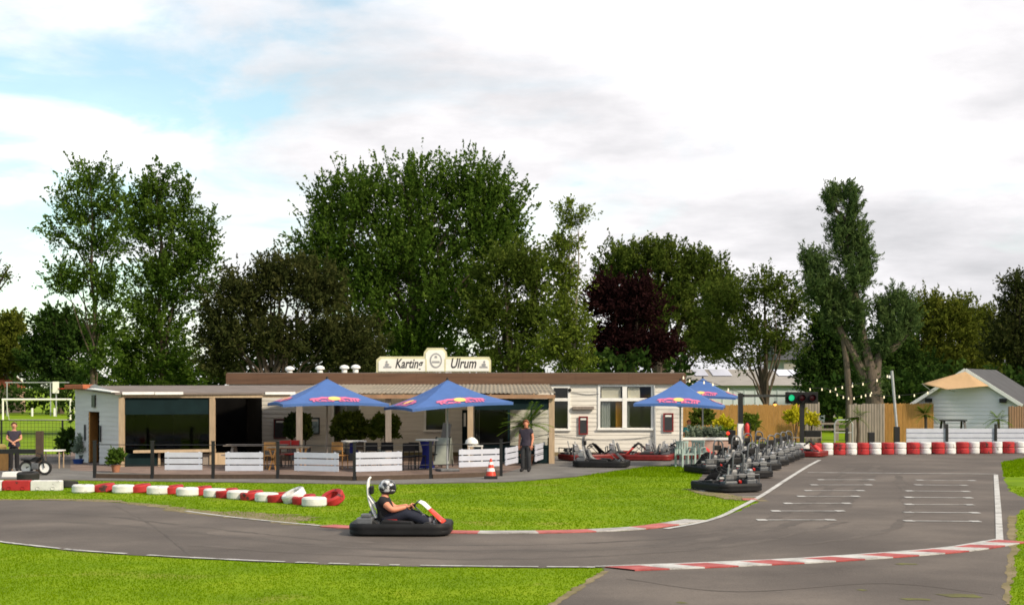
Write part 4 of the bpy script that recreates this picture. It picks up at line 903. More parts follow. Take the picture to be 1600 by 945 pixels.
# ------------------------------------------------------------------ terrace fence
tf = thing('terrace_fence', 'terrace fence of thin black posts carrying white slatted panels', 'fence', (0, 0, 0))
posts = [(148, 747), (238, 748), (333, 748), (434, 748), (554, 751), (673, 748), (783, 744), (822, 734), (861, 720)]
def fenceY(px):
    for (a, ya), (b, yb_) in zip(posts[:-1], posts[1:]):
        if px <= b: return G(0, ya)[1] + (G(0, yb_)[1] - G(0, ya)[1]) * (px - a) / (b - a)
    return G(0, 720)[1]
for px, py in posts:
    x, y = G(px, py); q = MB(); q.box((x - .045, y - .045, 0), (x + .045, y + .045, 1.12)); q.box((x - .06, y - .06, 1.12), (x + .06, y + .06, 1.14)); q.build('post', 'black_metal', tf)
for (a, b), (c, d) in zip(posts[:-1], posts[1:]):
    p, q_ = G(a, b), G(c, d); q = MB(); q.tube([(*p, 1.02), (*q_, 1.02)], .012, 5); q.build('rail', 'black_metal', tf)
    q = MB(); q.tube([(*p, .42), (*q_, .42)], .012, 5); q.build('rail', 'black_metal', tf)
for px0, px1, top, bot in [(257.5, 316, 705.5, 734.5), (352, 411, 705.5, 736), (460, 529, 706, 736.5), (556, 628, 705, 736.5), (717, 780, 700.5, 729.5), (789.5, 809, 697.5, 725), (836, 851, 692, 719)]:
    y0_, y1_ = fenceY(px0) - .07, fenceY(px1) - .07; ym = (y0_ + y1_) / 2; z0, z1 = Zt(bot, ym), Zt(top, ym); hh = (z1 - z0) / 3; q = MB()
    if px0 in (789.5, 836): dz = 0.0
    for i in range(3):
        q.beam((X(px0, y0_), y0_, z0 + hh * (i + .5)), (X(px1, y1_), y1_, z0 + hh * (i + .5)), .03, hh - .035)
    for f in (.08, .92):
        yy = y0_ + (y1_ - y0_) * f + .035; xx = X(px0 + (px1 - px0) * f, yy - .035); q.box((xx - .03, yy - .018, z0), (xx + .03, yy + .02, z1))
    q.build('slat_panel', 'white_panel', tf)
for (a, b), (c, d) in zip(posts[:-3], posts[1:-2]):
    p, q_ = G(a, b), G(c, d); q = MB(); q.beam((p[0] + .05, p[1], .07), (q_[0] - .05, q_[1], .07), .08, .14); q.build('kick_board', 'dark_wood', tf)

# ------------------------------------------------------------------ tyres along the track
def tyre_mb(r=.29, w=.21, inner=.17):
    q = MB(); prof = [(inner, .02), (inner + .05, 0), (r - .03, .0), (r, .035), (r, w - .035), (r - .03, w), (inner + .05, w), (inner, w - .02), (inner + .015, w / 2), (inner, .02)]
    q.lathe(prof, 24); return q
tyre_me = {}
def tyre(name, m, label, group, loc, rz=0, tilt=None, kind='tyre', sc=1.0):
    if m not in tyre_me:
        o = tyre_mb().build(name, m, smooth=True); tyre_me[m] = o.data
    else: o = link(name, tyre_me[m])
    o.location = loc; o.scale = (sc, sc, sc); o.rotation_euler = tilt if tilt else (0, 0, rz); return tag(o, label, 'tyre', group)
row = [(130, 770.5, 'w'), (163, 769.5, 'r'), (193, 771, 'w'), (219, 770.5, 'r'), (247, 773, 'w'), (270, 772.5, 'r'), (293, 775.5, 'w'), (314, 774.5, 'r'), (336, 777.5, 'w'), (355, 778.5, 'r'), (373, 780.5, 'w'), (394, 782, 'r'), (417, 784.5, 'w'), (436, 785.5, 'r'), (462, 787, 'wt'), (476, 789, 'r'), (491, 792, 'w'), (522, 790, 'rt')]
nw = nr = 0
for px, py, k in row:
    Yt = G(px, py)[1] + .29; x = X(px, Yt)
    if k == 'w':
        tyre('painted_tyre', 'tyre_white', f'white painted tyre, {ORD[nw]} white one from the left in the grass row', 'painted tyres along the bend', (x, Yt, 0.0), rz=px); nw += 1
    elif k == 'r':
        tyre('painted_tyre', 'tyre_red', f'red painted tyre, {ORD[nr]} red one from the left in the low grass row', 'painted tyres along the bend', (x, Yt + .05, 0.0), tilt=(R(3), R(-7), 0)); nr += 1
    elif k == 'wt':
        tyre('painted_tyre', 'tyre_white', 'white painted tyre propped up at an angle near the right end of the low row', 'painted tyres along the bend', (x, Yt, .09), tilt=(R(12), R(-24), 0))
    else:
        tyre('painted_tyre', 'tyre_red', 'bright red tyre leaning up at the right end of the low row', 'painted tyres along the bend', (x, Yt, .07), tilt=(R(22), R(-20), 0))
tyre('old_tyre', 'rubber', 'unpainted black tyre resting behind the red and white barrier block', None, (X(44, 42.6), 42.6, 0.18), tilt=(R(4), 0, 0), sc=1.05)
tyre('old_tyre', 'rubber', 'half sunken unpainted black tyre right of the white barrier block', None, (X(106, 42.2), 42.2, -.02), tilt=(R(-6), 0, 0), sc=.95)
for px0, px1, m, lab in [(-45, 2, 'tyre_white', 'white barrier block cut by the left picture edge'), (3, 46.5, 'tyre_red', 'dark red barrier block in the low kerb row at far left'), (47.5, 94.5, 'tyre_white', 'long white barrier block right of the dark red one')]:
    Yt = 40.9; q = MB(); w = (px1 - px0) * Yt / F; q.prism([(-w / 2, .0), (w / 2, .0), (w / 2, .24), (w / 2 - .02, .27), (-w / 2 + .02, .27), (-w / 2, .24)], 0, .28); 
    for f in (-.25, .25): q.box((f * w - .05, -.004, .03), (f * w + .05, -.001, .10))
    o = q.build('barrier_block', m, bevel=.02); o.location = (X((px0 + px1) / 2, Yt), Yt, 0); tag(o, lab, 'barrier', 'barrier blocks')
xs = [1245, 1265, 1284, 1302, 1321, 1339, 1358, 1377, 1397, 1416, 1437, 1455, 1476, 1493.5, 1514, 1530.5, 1550, 1566, 1585, 1603, 1621]
cnt = {'w': 0, 'r': 0}
for i in range(len(xs) - 1):
    pxc = (xs[i] + xs[i + 1]) / 2; Yt = 61.6 + (pxc - 1245) / 376 * 2.0; wd = (xs[i + 1] - xs[i]) * Yt / F; c = 'w' if i % 2 == 0 else 'r'; m = 'tyre_white' if c == 'w' else 'tyre_red'; cn = 'white' if c == 'w' else 'red'
    for lv in (0, 1):
        o = tyre('wall_tyre', m, f'{"upper" if lv else "lower"} {cn} tyre of the {ORD[cnt[c]]} {cn} stack from the left in the tyre wall', 'tyres of the red and white wall', (X(pxc, Yt), Yt, lv * .245), rz=i + lv); s_ = wd / .58; o.scale = (s_ * .99, s_ * .99, 1.15)
    cnt[c] += 1

# ------------------------------------------------------------------ go-karts
mat('dark_plastic', (.035, .036, .040), .45, .3, 6); mat('seat_grey', (.15, .152, .156), .4, .35, 9)
def rrect(hx, hy, r, n=6, front=.0):
    pts = []
    for cx, cy, a0 in ((hx - r, hy - r, 0), (-hx + r, hy - r, 90), (-hx + r, -hy + r, 180), (hx - r, -hy + r, 270)):
        for i in range(n + 1): a = R(a0 + 90 * i / n); pts.append((cx + r * math.cos(a), cy + r * math.sin(a)))
    return pts
def kart(label, accent, loc, rz, group, hoop_m, fair2=None, bump_m='black_plastic', seat_m='black_plastic'):
    t = thing('go_kart', label, 'go-kart', loc, rz, group)
    # wraparound bumper, hollow ring
    q = MB(); o_ = rrect(.935, .66, .30); i_ = rrect(.80, .52, .22); n = len(o_)
    prof = [(1.0, .035), (1.012, .07), (1.0, .11), (1.015, .145), (1.012, .20), (.985, .232)]
    rings = [[(x * s, y * (1 + (s - 1) * 1.2), z) for x, y in o_] for s, z in prof] + [[(x, y, .225) for x, y in i_], [(x, y, .04) for x, y in i_]]
    V = [p for r_ in rings for p in r_]; m = len(rings); q.add(V, [(j * n + i, j * n + (i + 1) % n, ((j + 1) % m) * n + (i + 1) % n, ((j + 1) % m) * n + i) for j in range(m) for i in range(n)])
    q.build('bumper', bump_m, t, smooth=True)
    q = MB(); q.prism([(p[0] * .99, p[1] * .99) for p in i_], .06, .085, plane='XY'); q.build('floor_tray', 'galvanised', t)
    q = MB()
    for y in (-.30, .30): q.tube([(-.78, y, .12), (-.2, y * 1.05, .11), (.35, y * .8, .11), (.78, y * .6, .12)], .016, 6)
    for x in (-.7, -.1, .5): q.tube([(x, -.34, .12), (x, .34, .12)], .016, 6)
    q.tube([(-.52, -.55, .13), (-.52, .55, .13)], .02, 6); q.build('chassis_frame', hoop_m, t)
    for x, ys, r, w in ((.52, .42, .125, .12), (-.52, .40, .14, .18)):
        for sgn in (-1, 1):
            rot = Matrix.Rotation(R(90), 4, 'X'); q = MB(); q.lathe([(r * .55, -w / 2), (r * .92, -w / 2), (r, -w * .3), (r, w * .3), (r * .92, w / 2), (r * .55, w / 2)], 18, (x, ys * sgn, r + .005), 0, rot); wh = q.build('wheel', 'rubber', t, smooth=True)
            q = MB(); q.lathe([(0, -w * .4), (r * .56, -w * .46), (r * .56, w * .46), (0, w * .4)], 14, (x, ys * sgn, r + .005), 0, rot); q.build('rim', 'steel', wh, smooth=True)
    # seat shell
    q = MB(); prof = [(.02, .10), (-.10, .12), (-.28, .15), (-.40, .24), (-.46, .42), (-.50, .58)]; wd = [.17, .19, .20, .20, .19, .15]; V = []
    for (x, z), w in zip(prof, wd):
        for f in (-1, -.8, -.4, .4, .8, 1): V.append((x - (.0 if abs(f) < .9 else -.04), w * f, z + (.12 if abs(f) == 1 else (.03 if abs(f) == .8 else 0)) * (1 if z < .5 else .3)))
    q.add(V, [(j * 6 + i, j * 6 + i + 1, (j + 1) * 6 + i + 1, (j + 1) * 6 + i) for j in range(5) for i in range(5)]); s_ = q.build('seat', seat_m, t, smooth=True); so_ = s_.modifiers.new('thick', 'SOLIDIFY'); so_.thickness = .025
    # steering
    q = MB(); c = Vector((.22, 0, .53)); ax = Vector((-.62, 0, .78)); a1 = Vector((0, 1, 0)); a2 = ax.cross(a1).normalized()
    q.tube([c + (a1 * math.cos(a) + a2 * math.sin(a)) * .155 for a in np.linspace(0, 2 * PI, 20, False)], .016, 6, closed=True)
    for a in (.5, PI - .5, 1.5 * PI): q.tube([c, c + (a1 * math.cos(a) + a2 * math.sin(a)) * .155], .012, 5)
    q.ball(tuple(c), (.045, .045, .03)); q.build('steering_wheel', 'black_plastic', t, smooth=True)
    q = MB(); q.tube([c, c - ax * .45 + Vector((.1, 0, 0))], .014, 6); q.build('steering_column', 'steel', t)
    # front fairing: upper shield and lower nose
    q = MB(); V = []; prof = [(.34, .64, .115), (.44, .60, .15), (.56, .49, .17)]; n2 = 7
    for x, z, w in prof:
        for i in range(n2): f = -1 + 2 * i / (n2 - 1); V.append((x - .05 * f * f, w * f, z - .03 * f * f))
    q.add(V, [(j * n2 + i, j * n2 + i + 1, (j + 1) * n2 + i + 1, (j + 1) * n2 + i) for j in range(2) for i in range(n2 - 1)]); f1 = q.build('upper_fairing', fair2 or accent, t, smooth=True); so_ = f1.modifiers.new('thick', 'SOLIDIFY'); so_.thickness = .012
    q = MB(); V = []; prof = [(.562, .485, .171), (.66, .40, .20), (.76, .31, .24), (.84, .245, .27)]
    for x, z, w in prof:
        for i in range(n2): f = -1 + 2 * i / (n2 - 1); V.append((x - .05 * f * f, w * f, z - .03 * f * f))
    q.add(V, [(j * n2 + i, j * n2 + i + 1, (j + 1) * n2 + i + 1, (j + 1) * n2 + i) for j in range(3) for i in range(n2 - 1)]); f2 = q.build('lower_fairing', accent, t, smooth=True); so_ = f2.modifiers.new('thick', 'SOLIDIFY'); so_.thickness = .012
    # side pods, engine, tank
    for sgn in (-1, 1):
        q = MB(); q.prism([(-.38, .20), (.30, .20), (.24, .27), (-.30, .30)], sgn * .36, sgn * .60); q.build('side_pod', 'black_plastic', t, bevel=.02)
        q = MB(); q.box((-.28, sgn * .27 - .05, .20), (-.06, sgn * .27 + .05, .285)); q.build('side_box', 'red_paint', t, bevel=.015)
    q = MB(); q.box((-.80, -.50, .21), (-.50, -.18, .33)); q.box((-.72, -.46, .33), (-.54, -.24, .40)); q.build('engine', 'grey_plastic', t, bevel=.025)
    if seat_m == 'seat_grey':
        q = MB(); q.box((-.74, -.44, .40), (-.58, -.22, .50)); q.lathe([(0, .5), (.07, .5), (.08, .56), (.05, .60), (0, .60)], 12, (-.66, -.34, 0)); q.build('cylinder_head', 'steel', t)
        q = MB(); q.lathe([(.0, -.1), (.06, -.1), (.07, 0), (.06, .1), (0, .1)], 12, (-.64, -.1, .42), 0, Matrix.Rotation(R(90), 4, 'X')); q.build('air_filter', 'seat_grey', t, smooth=True)
        q = MB(); q.tube([(-.86, -.5, .22), (-.86, -.5, .46), (-.86, .5, .46), (-.86, .5, .22)], .02, 6); q.build('rear_rack', 'grey_plastic', t)
        q = MB(); q.tube([(-.5, .24, .2), (-.58, .26, .56), (-.62, .26, .72)], .022, 6); q.build('side_stay', 'galvanised', t)
        q = MB(); q.tube([(-.5, -.24, .2), (-.58, -.26, .56), (-.62, -.26, .72)], .022, 6); q.build('side_stay', 'galvanised', t)
        q = MB(); q.box((-.70, .16, .31), (-.52, .42, .46)); q.build('fuel_tank', 'seat_grey', t, bevel=.03)
    q = MB(); q.box((-.82, .12, .21), (-.55, .50, .30)); q.build('rear_cover', 'grey_plastic', t, bevel=.03)
    q = MB(); q.tube([(-.60, .55, .36), (-.62, .30, .36)], .05, 8); q.build('exhaust', 'grey_plastic', t)
    # roll hoop with head pad
    if hoop_m != 'black_metal':
      q = MB(); hw_ = .09 if hoop_m == 'white_paint' else .16; pts = [(-.48, -hw_ * 1.1, .30), (-.565, -hw_ * 1.08, .48), (-.625, -hw_, .68), (-.64, -hw_ * .95, .90), (-.625, -hw_ * .7, 1.01), (-.60, -hw_ * .25, 1.05), (-.60, hw_ * .25, 1.05), (-.625, hw_ * .7, 1.01), (-.64, hw_ * .95, .90), (-.625, hw_, .68), (-.565, hw_ * 1.08, .48), (-.48, hw_ * 1.1, .30)]
      q.tube(catmull(pts, 4), .019 if hoop_m == 'white_paint' else .026, 8); hp_ = q.build('roll_hoop', hoop_m, t, smooth=True)
      q = MB(); q.box((-.61, -.13, .74), (-.54, .13, .90)); q.build('head_pad', 'black_plastic', hp_, bevel=.03)
      for y in (-.11, .11): q = MB(); q.tube([(-.62, y, .70), (-.42, y, .42)], .018, 6); q.build('hoop_brace', hoop_m, hp_)
    for y in (-.11, .11):
        q = MB(); q.box((.60, y - .035, .10), (.64, y + .035, .26)); q.build('pedal', 'steel', t)
    return t
KY = G(628, 838.5)[1] + .60; KX = X(628, KY)
kart('black go-kart being driven on the track, with white roll hoop and red and white nose', 'orange_red', (KX, KY, .009), R(-2), None, 'white_paint', 'white_paint')
pk = kart('dark grey go-kart nearest of the row parked beside the track', 'dark_plastic', (0, 0, 0), 0, 'go-karts parked beside the track', 'grey_plastic', seat_m='seat_grey')
def kcopy(src, label, px, py, rz, group):
    o = copy_tree(src); x, y = G(px, py); o.location = (x, y, .009); o.rotation_euler.z = rz; o['label'] = label; o['group'] = group; return o
rowk = [(1163, 770, 112), (1184, 748, 112), (1200, 735.5, 113), (1213, 728.5, 113), (1223, 723.8, 114), (1232, 720.2, 114), (1240, 717.5, 115)]
def rear(px, py, a): x, y = G(px, py); return (x + .95 * math.cos(R(a)), y + .95 * math.sin(R(a)), .009)
pk.location = rear(*rowk[0]); pk.rotation_euler.z = R(112)
for i, (px, py, a) in enumerate(rowk[1:]):
    o = kcopy(pk, f'dark grey go-kart, {ORD[i + 1]} from the front in the right file of parked karts', px, py, R(a), 'go-karts parked beside the track'); o.location = rear(px, py, a)
for i, (px, py, a) in enumerate([(1128, 741, 104), (1156, 730, 106), (1174, 723.5, 106), (1192, 718.5, 108)]):
    o = kcopy(pk, f'dark grey go-kart, {ORD[i]} from the front in the left file behind the nearest kart', px, py, R(a), 'go-karts parked beside the track'); o.location = rear(px, py, a)
rk = kart('red sided go-kart with black nose leftmost at the clubhouse wall', 'black_plastic', (*G(915, 719), .013), R(28), 'go-karts parked along the clubhouse wall', 'black_metal', bump_m='deep_red', seat_m='seat_grey')
rk = kart('red sided go-kart right of the black one, under the left half of the big window', 'red_paint', (*G(983, 717), .013), R(-8), 'go-karts parked along the clubhouse wall', 'black_metal', 'black_plastic', 'deep_red', 'seat_grey')
for i, (px, py, a, lab) in enumerate([(1012, 719, 168, 'red sided go-kart under the right half of the big window'), (1040, 717, -10, 'red sided go-kart with raised black fairing left of the plastic chairs'), (1079, 716.5, -14, 'red sided go-kart right of the plastic chairs'), (1253, 713, -28, 'red sided go-kart with raised nose at the start of the tyre wall')]):
    kcopy(rk, lab, px, py, R(a), 'go-karts parked along the clubhouse wall' if px < 1200 else 'go-karts parked beside the track')
kcopy(pk, 'black go-kart standing alone on the paving before the clubhouse wall', 940, 729.5, R(-12), 'go-karts parked along the clubhouse wall')
#PART5
# ------------------------------------------------------------------ terrace furniture
def zat(py, Y): return Zt(py, Y)
def menu_board(label, px0, px1, py0, py1, Y, m='chalkboard', fm='red_paint', name='menu_board', head=True):
    x, z0, z1 = X((px0 + px1) / 2, Y), Zt(py1, Y), Zt(py0, Y); w = (px1 - px0) * Y / F / 2; t = thing(name, label, 'menu board' if name == 'menu_board' else 'poster', (x, Y - .06, z0), 0)
    h = z1 - z0; b = .045; q = MB(); q.box((-w, -.03, 0), (-w + b, 0, h)); q.box((w - b, -.03, 0), (w, 0, h)); q.box((-w + b, -.03, 0), (w - b, 0, b)); q.box((-w + b, -.03, h - b), (w - b, 0, h)); q.build('frame', fm, t)
    q = MB(); q.box((-w + b, -.018, b), (w - b, -.004, h - b)); q.build('board', m, t)
    if head: q = MB(); q.box((-w * .6, -.027, h - .15), (w * .6, -.0185, h - .08)); q.build('heading', 'sign_face', t)
mat('board_red', (.22, .02, .018), .5, .2, 6); mat('dark_red', (.11, .016, .016), .5, .2, 6)
menu_board('dark red framed chalkboard on the shaded wall under the leftmost parasol', 428, 447.5, 654, 685, YW, fm='dark_red')
menu_board('red framed chalkboard on the cream wall beneath the grey wall lamp', 904, 918.5, 650, 678.5, YW, fm='board_red')
menu_board('red framed chalkboard right of the big window, under a parasol', 1036, 1052, 645, 674, YW, fm='board_red')
menu_board('blue and white picture poster on the shaded wall', 484, 500, 652, 678, YW, 'poster_blue', 'black_metal', 'poster')
def legs(par, pts, h, r, m):
    for x, y in pts: q = MB(); q.tube([(x, y, 0), (x, y, h)], r, 6); q.build('leg', m, par)
def chair(label, px, Y, rz, seat_m, leg_m, group='chairs on the terrace', s=1.0, z=.016):
    t = thing('chair', label, 'chair', (X(px, Y), Y, z), rz, group)
    q = MB(); q.box((-.22, -.22, .42), (.22, .22, .46)); q.build('seat', seat_m, t, bevel=.015)
    q = MB(); q.prism([(-.21, .62), (.21, .62), (.20, .90), (-.20, .90)], .19, .225); q.build('backrest', seat_m, t, bevel=.012)
    for x in (-.2, .2):
        q = MB(); q.tube([(x, -.2, 0), (x * .95, -.19, .42)], .018, 6); q.build('leg', leg_m, t)
        q = MB(); q.tube([(x, .23, 0), (x * .95, .19, .42), (x * .95, .205, .88)], .018, 6); q.build('leg', leg_m, t)
    return t
chair('red backed chair, left one of the pair behind the second fence gap', 446, 52.4, R(12), 'red_paint', 'grey_timber'); chair('red backed chair, right one of the pair beside the wooden table', 457, 52.7, R(-8), 'red_paint', 'grey_timber')
chair('brown wooden chair facing away behind the second white panel', 424, 51.4, R(175), 'wood_orange', 'wood_orange'); chair('wooden chair showing right of the third white panel', 531, 51.6, R(160), 'wood_orange', 'wood_orange')
chair('dark chair just left of the blue draped high table', 566, 51.8, R(150), 'dark_wood', 'black_metal')
for i, (px, Y, a, lab) in enumerate([(583, 51, 170, 'dark chair whose legs show under the fourth white panel, left'), (604, 51.3, 190, 'dark chair whose legs show under the middle of the fourth white panel'), (636, 50.6, 200, 'black chair by the fence right of the fourth white panel'), (652, 51.2, 150, 'black chair pulled up to the blue covered high table'), (680, 52.5, 100, 'dark chair between the high table and the leaning sign board')]):
    chair(lab, px, Y, R(a), 'black_cloth', 'black_metal')
t = thing('dining_table', 'light wooden table with crossed orange legs in the second fence gap', 'table', (X(452, 51), 51, .016)); q = MB(); q.box((-.7, -.4, .72), (.7, .4, .76)); q.build('tabletop', 'tan_timber', t, bevel=.008)
for x in (-.5, .5):
    for s_ in (-1, 1): q = MB(); q.beam((x - .12 * s_, -.3, 0), (x + .12 * s_, -.3, .72), .07, .05); q.build('leg', 'wood_orange', t)
for x in (-.5, .5): q = MB(); q.beam((x, .3, 0), (x, .3, .72), .06, .06); q.build('leg', 'wood_orange', t)
t = thing('picnic_table', 'long grey plank picnic table beside the dark shed opening', 'picnic table', (X(400, 52.2), 52.2, .016)); 
q = MB()
for i in range(4): q.box((-1.05, -.38 + .19 * i, .74 + .0), (1.05, -.21 + .19 * i, .78))
q.build('tabletop', 'grey_timber', t)
for y in (-.75, .55): q = MB(); q.box((-1.05, y, .43), (1.05, y + .24, .47)); q.build('bench_seat', 'grey_timber', t)
for x in (-.75, .75):
    for s_ in (-1, 1): q = MB(); q.beam((x, .72 * s_, 0), (x, .22 * s_, .74), .09, .05); q.build('leg', 'grey_timber', t)
def high_table(label, px, Y, py, rpx, cloth, draped):
    t = thing('high_table', label, 'high table', (X(px, Y), Y, .016), 0, 'white high tables'); z = Zt(py, Y); r = rpx * Y / F
    q = MB(); q.lathe([(0, z - .04), (r, z - .04), (r, z), (0, z)], 24); q.build('tabletop', 'white_paint', t)
    if draped:
        q = MB(); n = 18; V = []
        for j, (rr, zz) in enumerate([(r * .55, z - .05), (r * .42, z * .66), (r * .40, z * .4), (r * .6, .02)]):
            for k in range(n): a = 2 * PI * k / n; f = 1 + .13 * math.cos(4 * a) * (1 if j in (0, 3) else -.3); V.append((rr * f * math.cos(a), rr * f * math.sin(a), zz))
        q.add(V, [(j * n + k, j * n + (k + 1) % n, (j + 1) * n + (k + 1) % n, (j + 1) * n + k) for j in range(3) for k in range(n)]); q.build('cover', cloth, t, smooth=True)
    else:
        q = MB(); q.box((-.13, -.13, z * .55), (.13, .13, z - .045)); q.build('cover', cloth, t)
    q = MB(); q.tube([(0, 0, .03), (0, 0, z - .04)], .04, 8); q.build('pedestal', 'steel', t); q = MB(); q.lathe([(0, .05), (.28, .02), (.29, 0), (0, 0)], 18); q.build('foot', 'steel', t)
high_table('white round high table with a short blue cloth, standing before the ball shrub', 553, 52, 689, 20, 'blue_cloth', False)
high_table('white round high table with a long blue fitted cover beside the black chairs', 667, 51.6, 687, 18, 'blue_cloth', True)
TW = 'ball shrubs on the terrace'
ball_tree('large dark ball shrub in a pot before the shaded window', 548, 57.5, 673, 24, 51, grp=TW); ball_tree('ball shrub on a bare stem behind the post between two parasols', 601, 57, 673, 20.5, 52, potm='chair_green', grp=TW)
def column_plant(label, px, Y, py0, py1, rpx, seed, potm='grey_plastic', m='leaf_deep'):
    rg = np.random.default_rng(seed); t = thing('potted_shrub', label, 'potted shrub', (X(px, Y), Y, .016)); l = []; z0, z1 = Zt(py1, Y), Zt(py0, Y); r = rpx * Y / F
    shrub(l, (0, 0, (z0 + z1) / 2), (r, r, (z1 - z0) / 2), 150, .07, rg, .9, .22, .09); leaves('foliage', l, m, t); pot(max(.3, z0), .22, potm, t); q = MB(); q.tube([(0, 0, .2), (0, 0, z1 - .2)], .03, 6); q.build('stem', 'bark', t)
column_plant('dark upright potted evergreen left of the thick timber post', 457, 57.5, 650, 697, 7, 61); column_plant('dark upright potted evergreen right of the thick timber post', 477, 57.5, 652, 697, 7, 62, m='leaf_olive')
palm('fan_palm', 'bluish fan plant behind the clear sheet of the snack shed', 202, 54.6, 1.35, .75, 22, 63, .016, .05, 'leaf_willow', 'grey_plastic')
palm('fern_palm', 'bright green arching palm in front of the glazed bay', 823, 53.5, 1.45, .95, 34, 64, .016, .06, 'leaf_palm', 'terracotta', droop=.35)
# A-board, leaning board, lamp table, cone
t = thing('a_board', 'grey green folding pavement sign beside the covered high table', 'sign board', (X(693, 52.5), 52.5, .016), R(-10))
for s_ in (-1, 1):
    q = MB(); V = [(-.27, .32 * s_, 0.1), (.27, .32 * s_, .1), (.27, .03 * s_, 1.0), (-.27, .03 * s_, 1.0)]; q.add(V + [(a, b + .03 * s_, c) for a, b, c in V], [(0, 1, 2, 3), (4, 7, 6, 5), (0, 4, 5, 1), (1, 5, 6, 2), (2, 6, 7, 3), (3, 7, 4, 0)]); q.build('panel', 'board_green', t)
    for x in (-.24, .24): q = MB(); q.beam((x, .36 * s_, 0), (x, .06 * s_, 1.03), .03, .03); q.build('leg', 'black_metal', t)
q = MB(); q.beam((0, 0, 0), (.22, .12, 1.45), .30, .05); o = q.build('leaning_board', 'chalkboard'); o.location = (X(689, 54), 54, .016); tag(o, 'dark narrow board leaning upright behind the grey pavement sign', 'board')
t = thing('side_table', 'small white side table just right of the parasol pole before the bay', 'table', (X(743, 53), 53, .016)); z = Zt(696.5, 53); q = MB(); q.box((-.26, -.24, z - .03), (.26, .24, z)); q.build('tabletop', 'white_paint', t); legs(t, [(-.22, -.2), (.22, -.2), (-.22, .2), (.22, .2)], z - .03, .02, 'white_paint')
q = MB(); q.lathe([(.0, 0), (.12, 0), (.12, .03), (.24, .06), (.20, .2), (.09, .29), (0, .31)], 18); o = q.build('lamp_dome', 'white_paint', smooth=True); o.location = (X(737, 53), 53, z); tag(o, 'white dome shaped lamp standing on the small white side table', 'lamp')
cx, cy = G(767, 748); t = thing('traffic_cone', 'red and white traffic cone on a black base before the terrace fence', 'traffic cone', (cx, cy, .012))
q = MB(); q.box((-.20, -.20, 0), (.20, .20, .09)); q.build('base', 'rubber', t, bevel=.02)
pr = lambda z: .155 - .125 * (z - .09) / .50
for z0, z1, m in ((.09, .22, 'orange_red'), (.22, .32, 'white_paint'), (.32, .42, 'orange_red'), (.42, .50, 'white_paint'), (.50, .60, 'orange_red')):
    q = MB(); q.lathe([(pr(z0), z0), (pr(z1), z1)] + ([(0, z1)] if z1 > .59 else []), 18); q.build('band', m, t, smooth=True)
# shed yard, far left
t = thing('yard_rail', 'heavy black timber rail with an upright post at the left edge', 'barrier', (X(62, 48.5), 48.5, .012)); q = MB(); q.box((-.10, -.10, 0), (.10, .10, Zt(674, 48.5))); q.build('post', 'dark_wood', t); q = MB(); q.box((-2.6, -.06, Zt(709, 48.5)), (-.10, .06, Zt(702, 48.5))); q.build('beam', 'black_metal', t); q = MB(); q.box((-2.5, -.08, 0), (-2.35, .08, Zt(709, 48.5))); q.build('post', 'dark_wood', t)
t = thing('garden_table', 'small white topped table behind the little motorbike', 'table', (X(82, 52), 52, .012)); z = Zt(703, 52); q = MB(); q.box((-.36, -.3, z - .04), (.36, .3, z)); q.build('tabletop', 'white_paint', t); legs(t, [(-.3, -.25), (.3, -.25), (-.3, .25), (.3, .25)], z - .04, .022, 'tan_timber')
t = thing('mini_motorbike', 'small black motorbike with white wheel hub parked at the rail', 'motorbike', (X(56, 47.8), 47.8, .012))
for x, m in ((-.30, 'rubber'), (.28, 'rubber')):
    q = MB(); q.lathe([(.15, -.04), (.20, -.045), (.225, 0), (.20, .045), (.15, .04)], 20, (x, 0, .228), 0, Matrix.Rotation(R(90), 4, 'X')); w = q.build('wheel', m, t, smooth=True)
    q = MB(); q.lathe([(0, -.02), (.15, -.03), (.15, .03), (0, .02)], 16, (x, 0, .228), 0, Matrix.Rotation(R(90), 4, 'X')); q.build('rim', 'white_paint' if x > 0 else 'steel', w)
q = MB(); q.tube([(-.30, 0, .228), (-.1, 0, .32), (.12, 0, .46), (.2, 0, .60)], .03, 8); q.tube([(.28, .06, .228), (.18, .06, .64)], .018, 6); q.tube([(.28, -.06, .228), (.18, -.06, .64)], .018, 6); q.build('frame', 'black_metal', t)
q = MB(); q.prism([(-.45, .46), (-.1, .42), (.05, .44), (.12, .55), (.0, .58), (-.15, .50), (-.45, .52)], -.08, .08); q.build('seat', 'black_plastic', t, bevel=.02); q = MB(); q.box((-.12, -.1, .18), (.1, .1, .38)); q.build('engine', 'grey_plastic', t, bevel=.03)
q = MB(); q.tube([(.12, -.28, .70), (.17, -.1, .66), (.17, .1, .66), (.12, .28, .70)], .014, 6); q.build('handlebar', 'black_metal', t)
q = MB(); q.prism([(-.28, .0), (.28, .0), (.26, .17), (-.25, .15)], -.15, .15); o = q.build('edge_block', 'white_paint', bevel=.015); o.location = (X(19, 46.9), 46.9, .012); tag(o, 'low white block on the paving in front of the black rail', 'block')
q = MB(); q.box((-.2, -.15, 0), (.2, .15, .28)); q.box((-.17, -.12, .28), (.17, .12, .30)); o = q.build('crate', 'wood_orange', bevel=.01); o.location = (X(8, 50.5), 50.5, .012); o.scale = (1, 1, 2.2); tag(o, 'orange box standing at the left edge behind the black rail', 'box')
q = MB(); q.lathe([(0, 0), (.13, 0), (.15, .12), (.10, .2), (0, .22)], 14); o = q.build('bucket', 'logo_yellow', smooth=True); o.location = (X(3, 50.4), 50.4, .67); tag(o, 'yellow bucket on the orange box at the left edge', 'bucket')
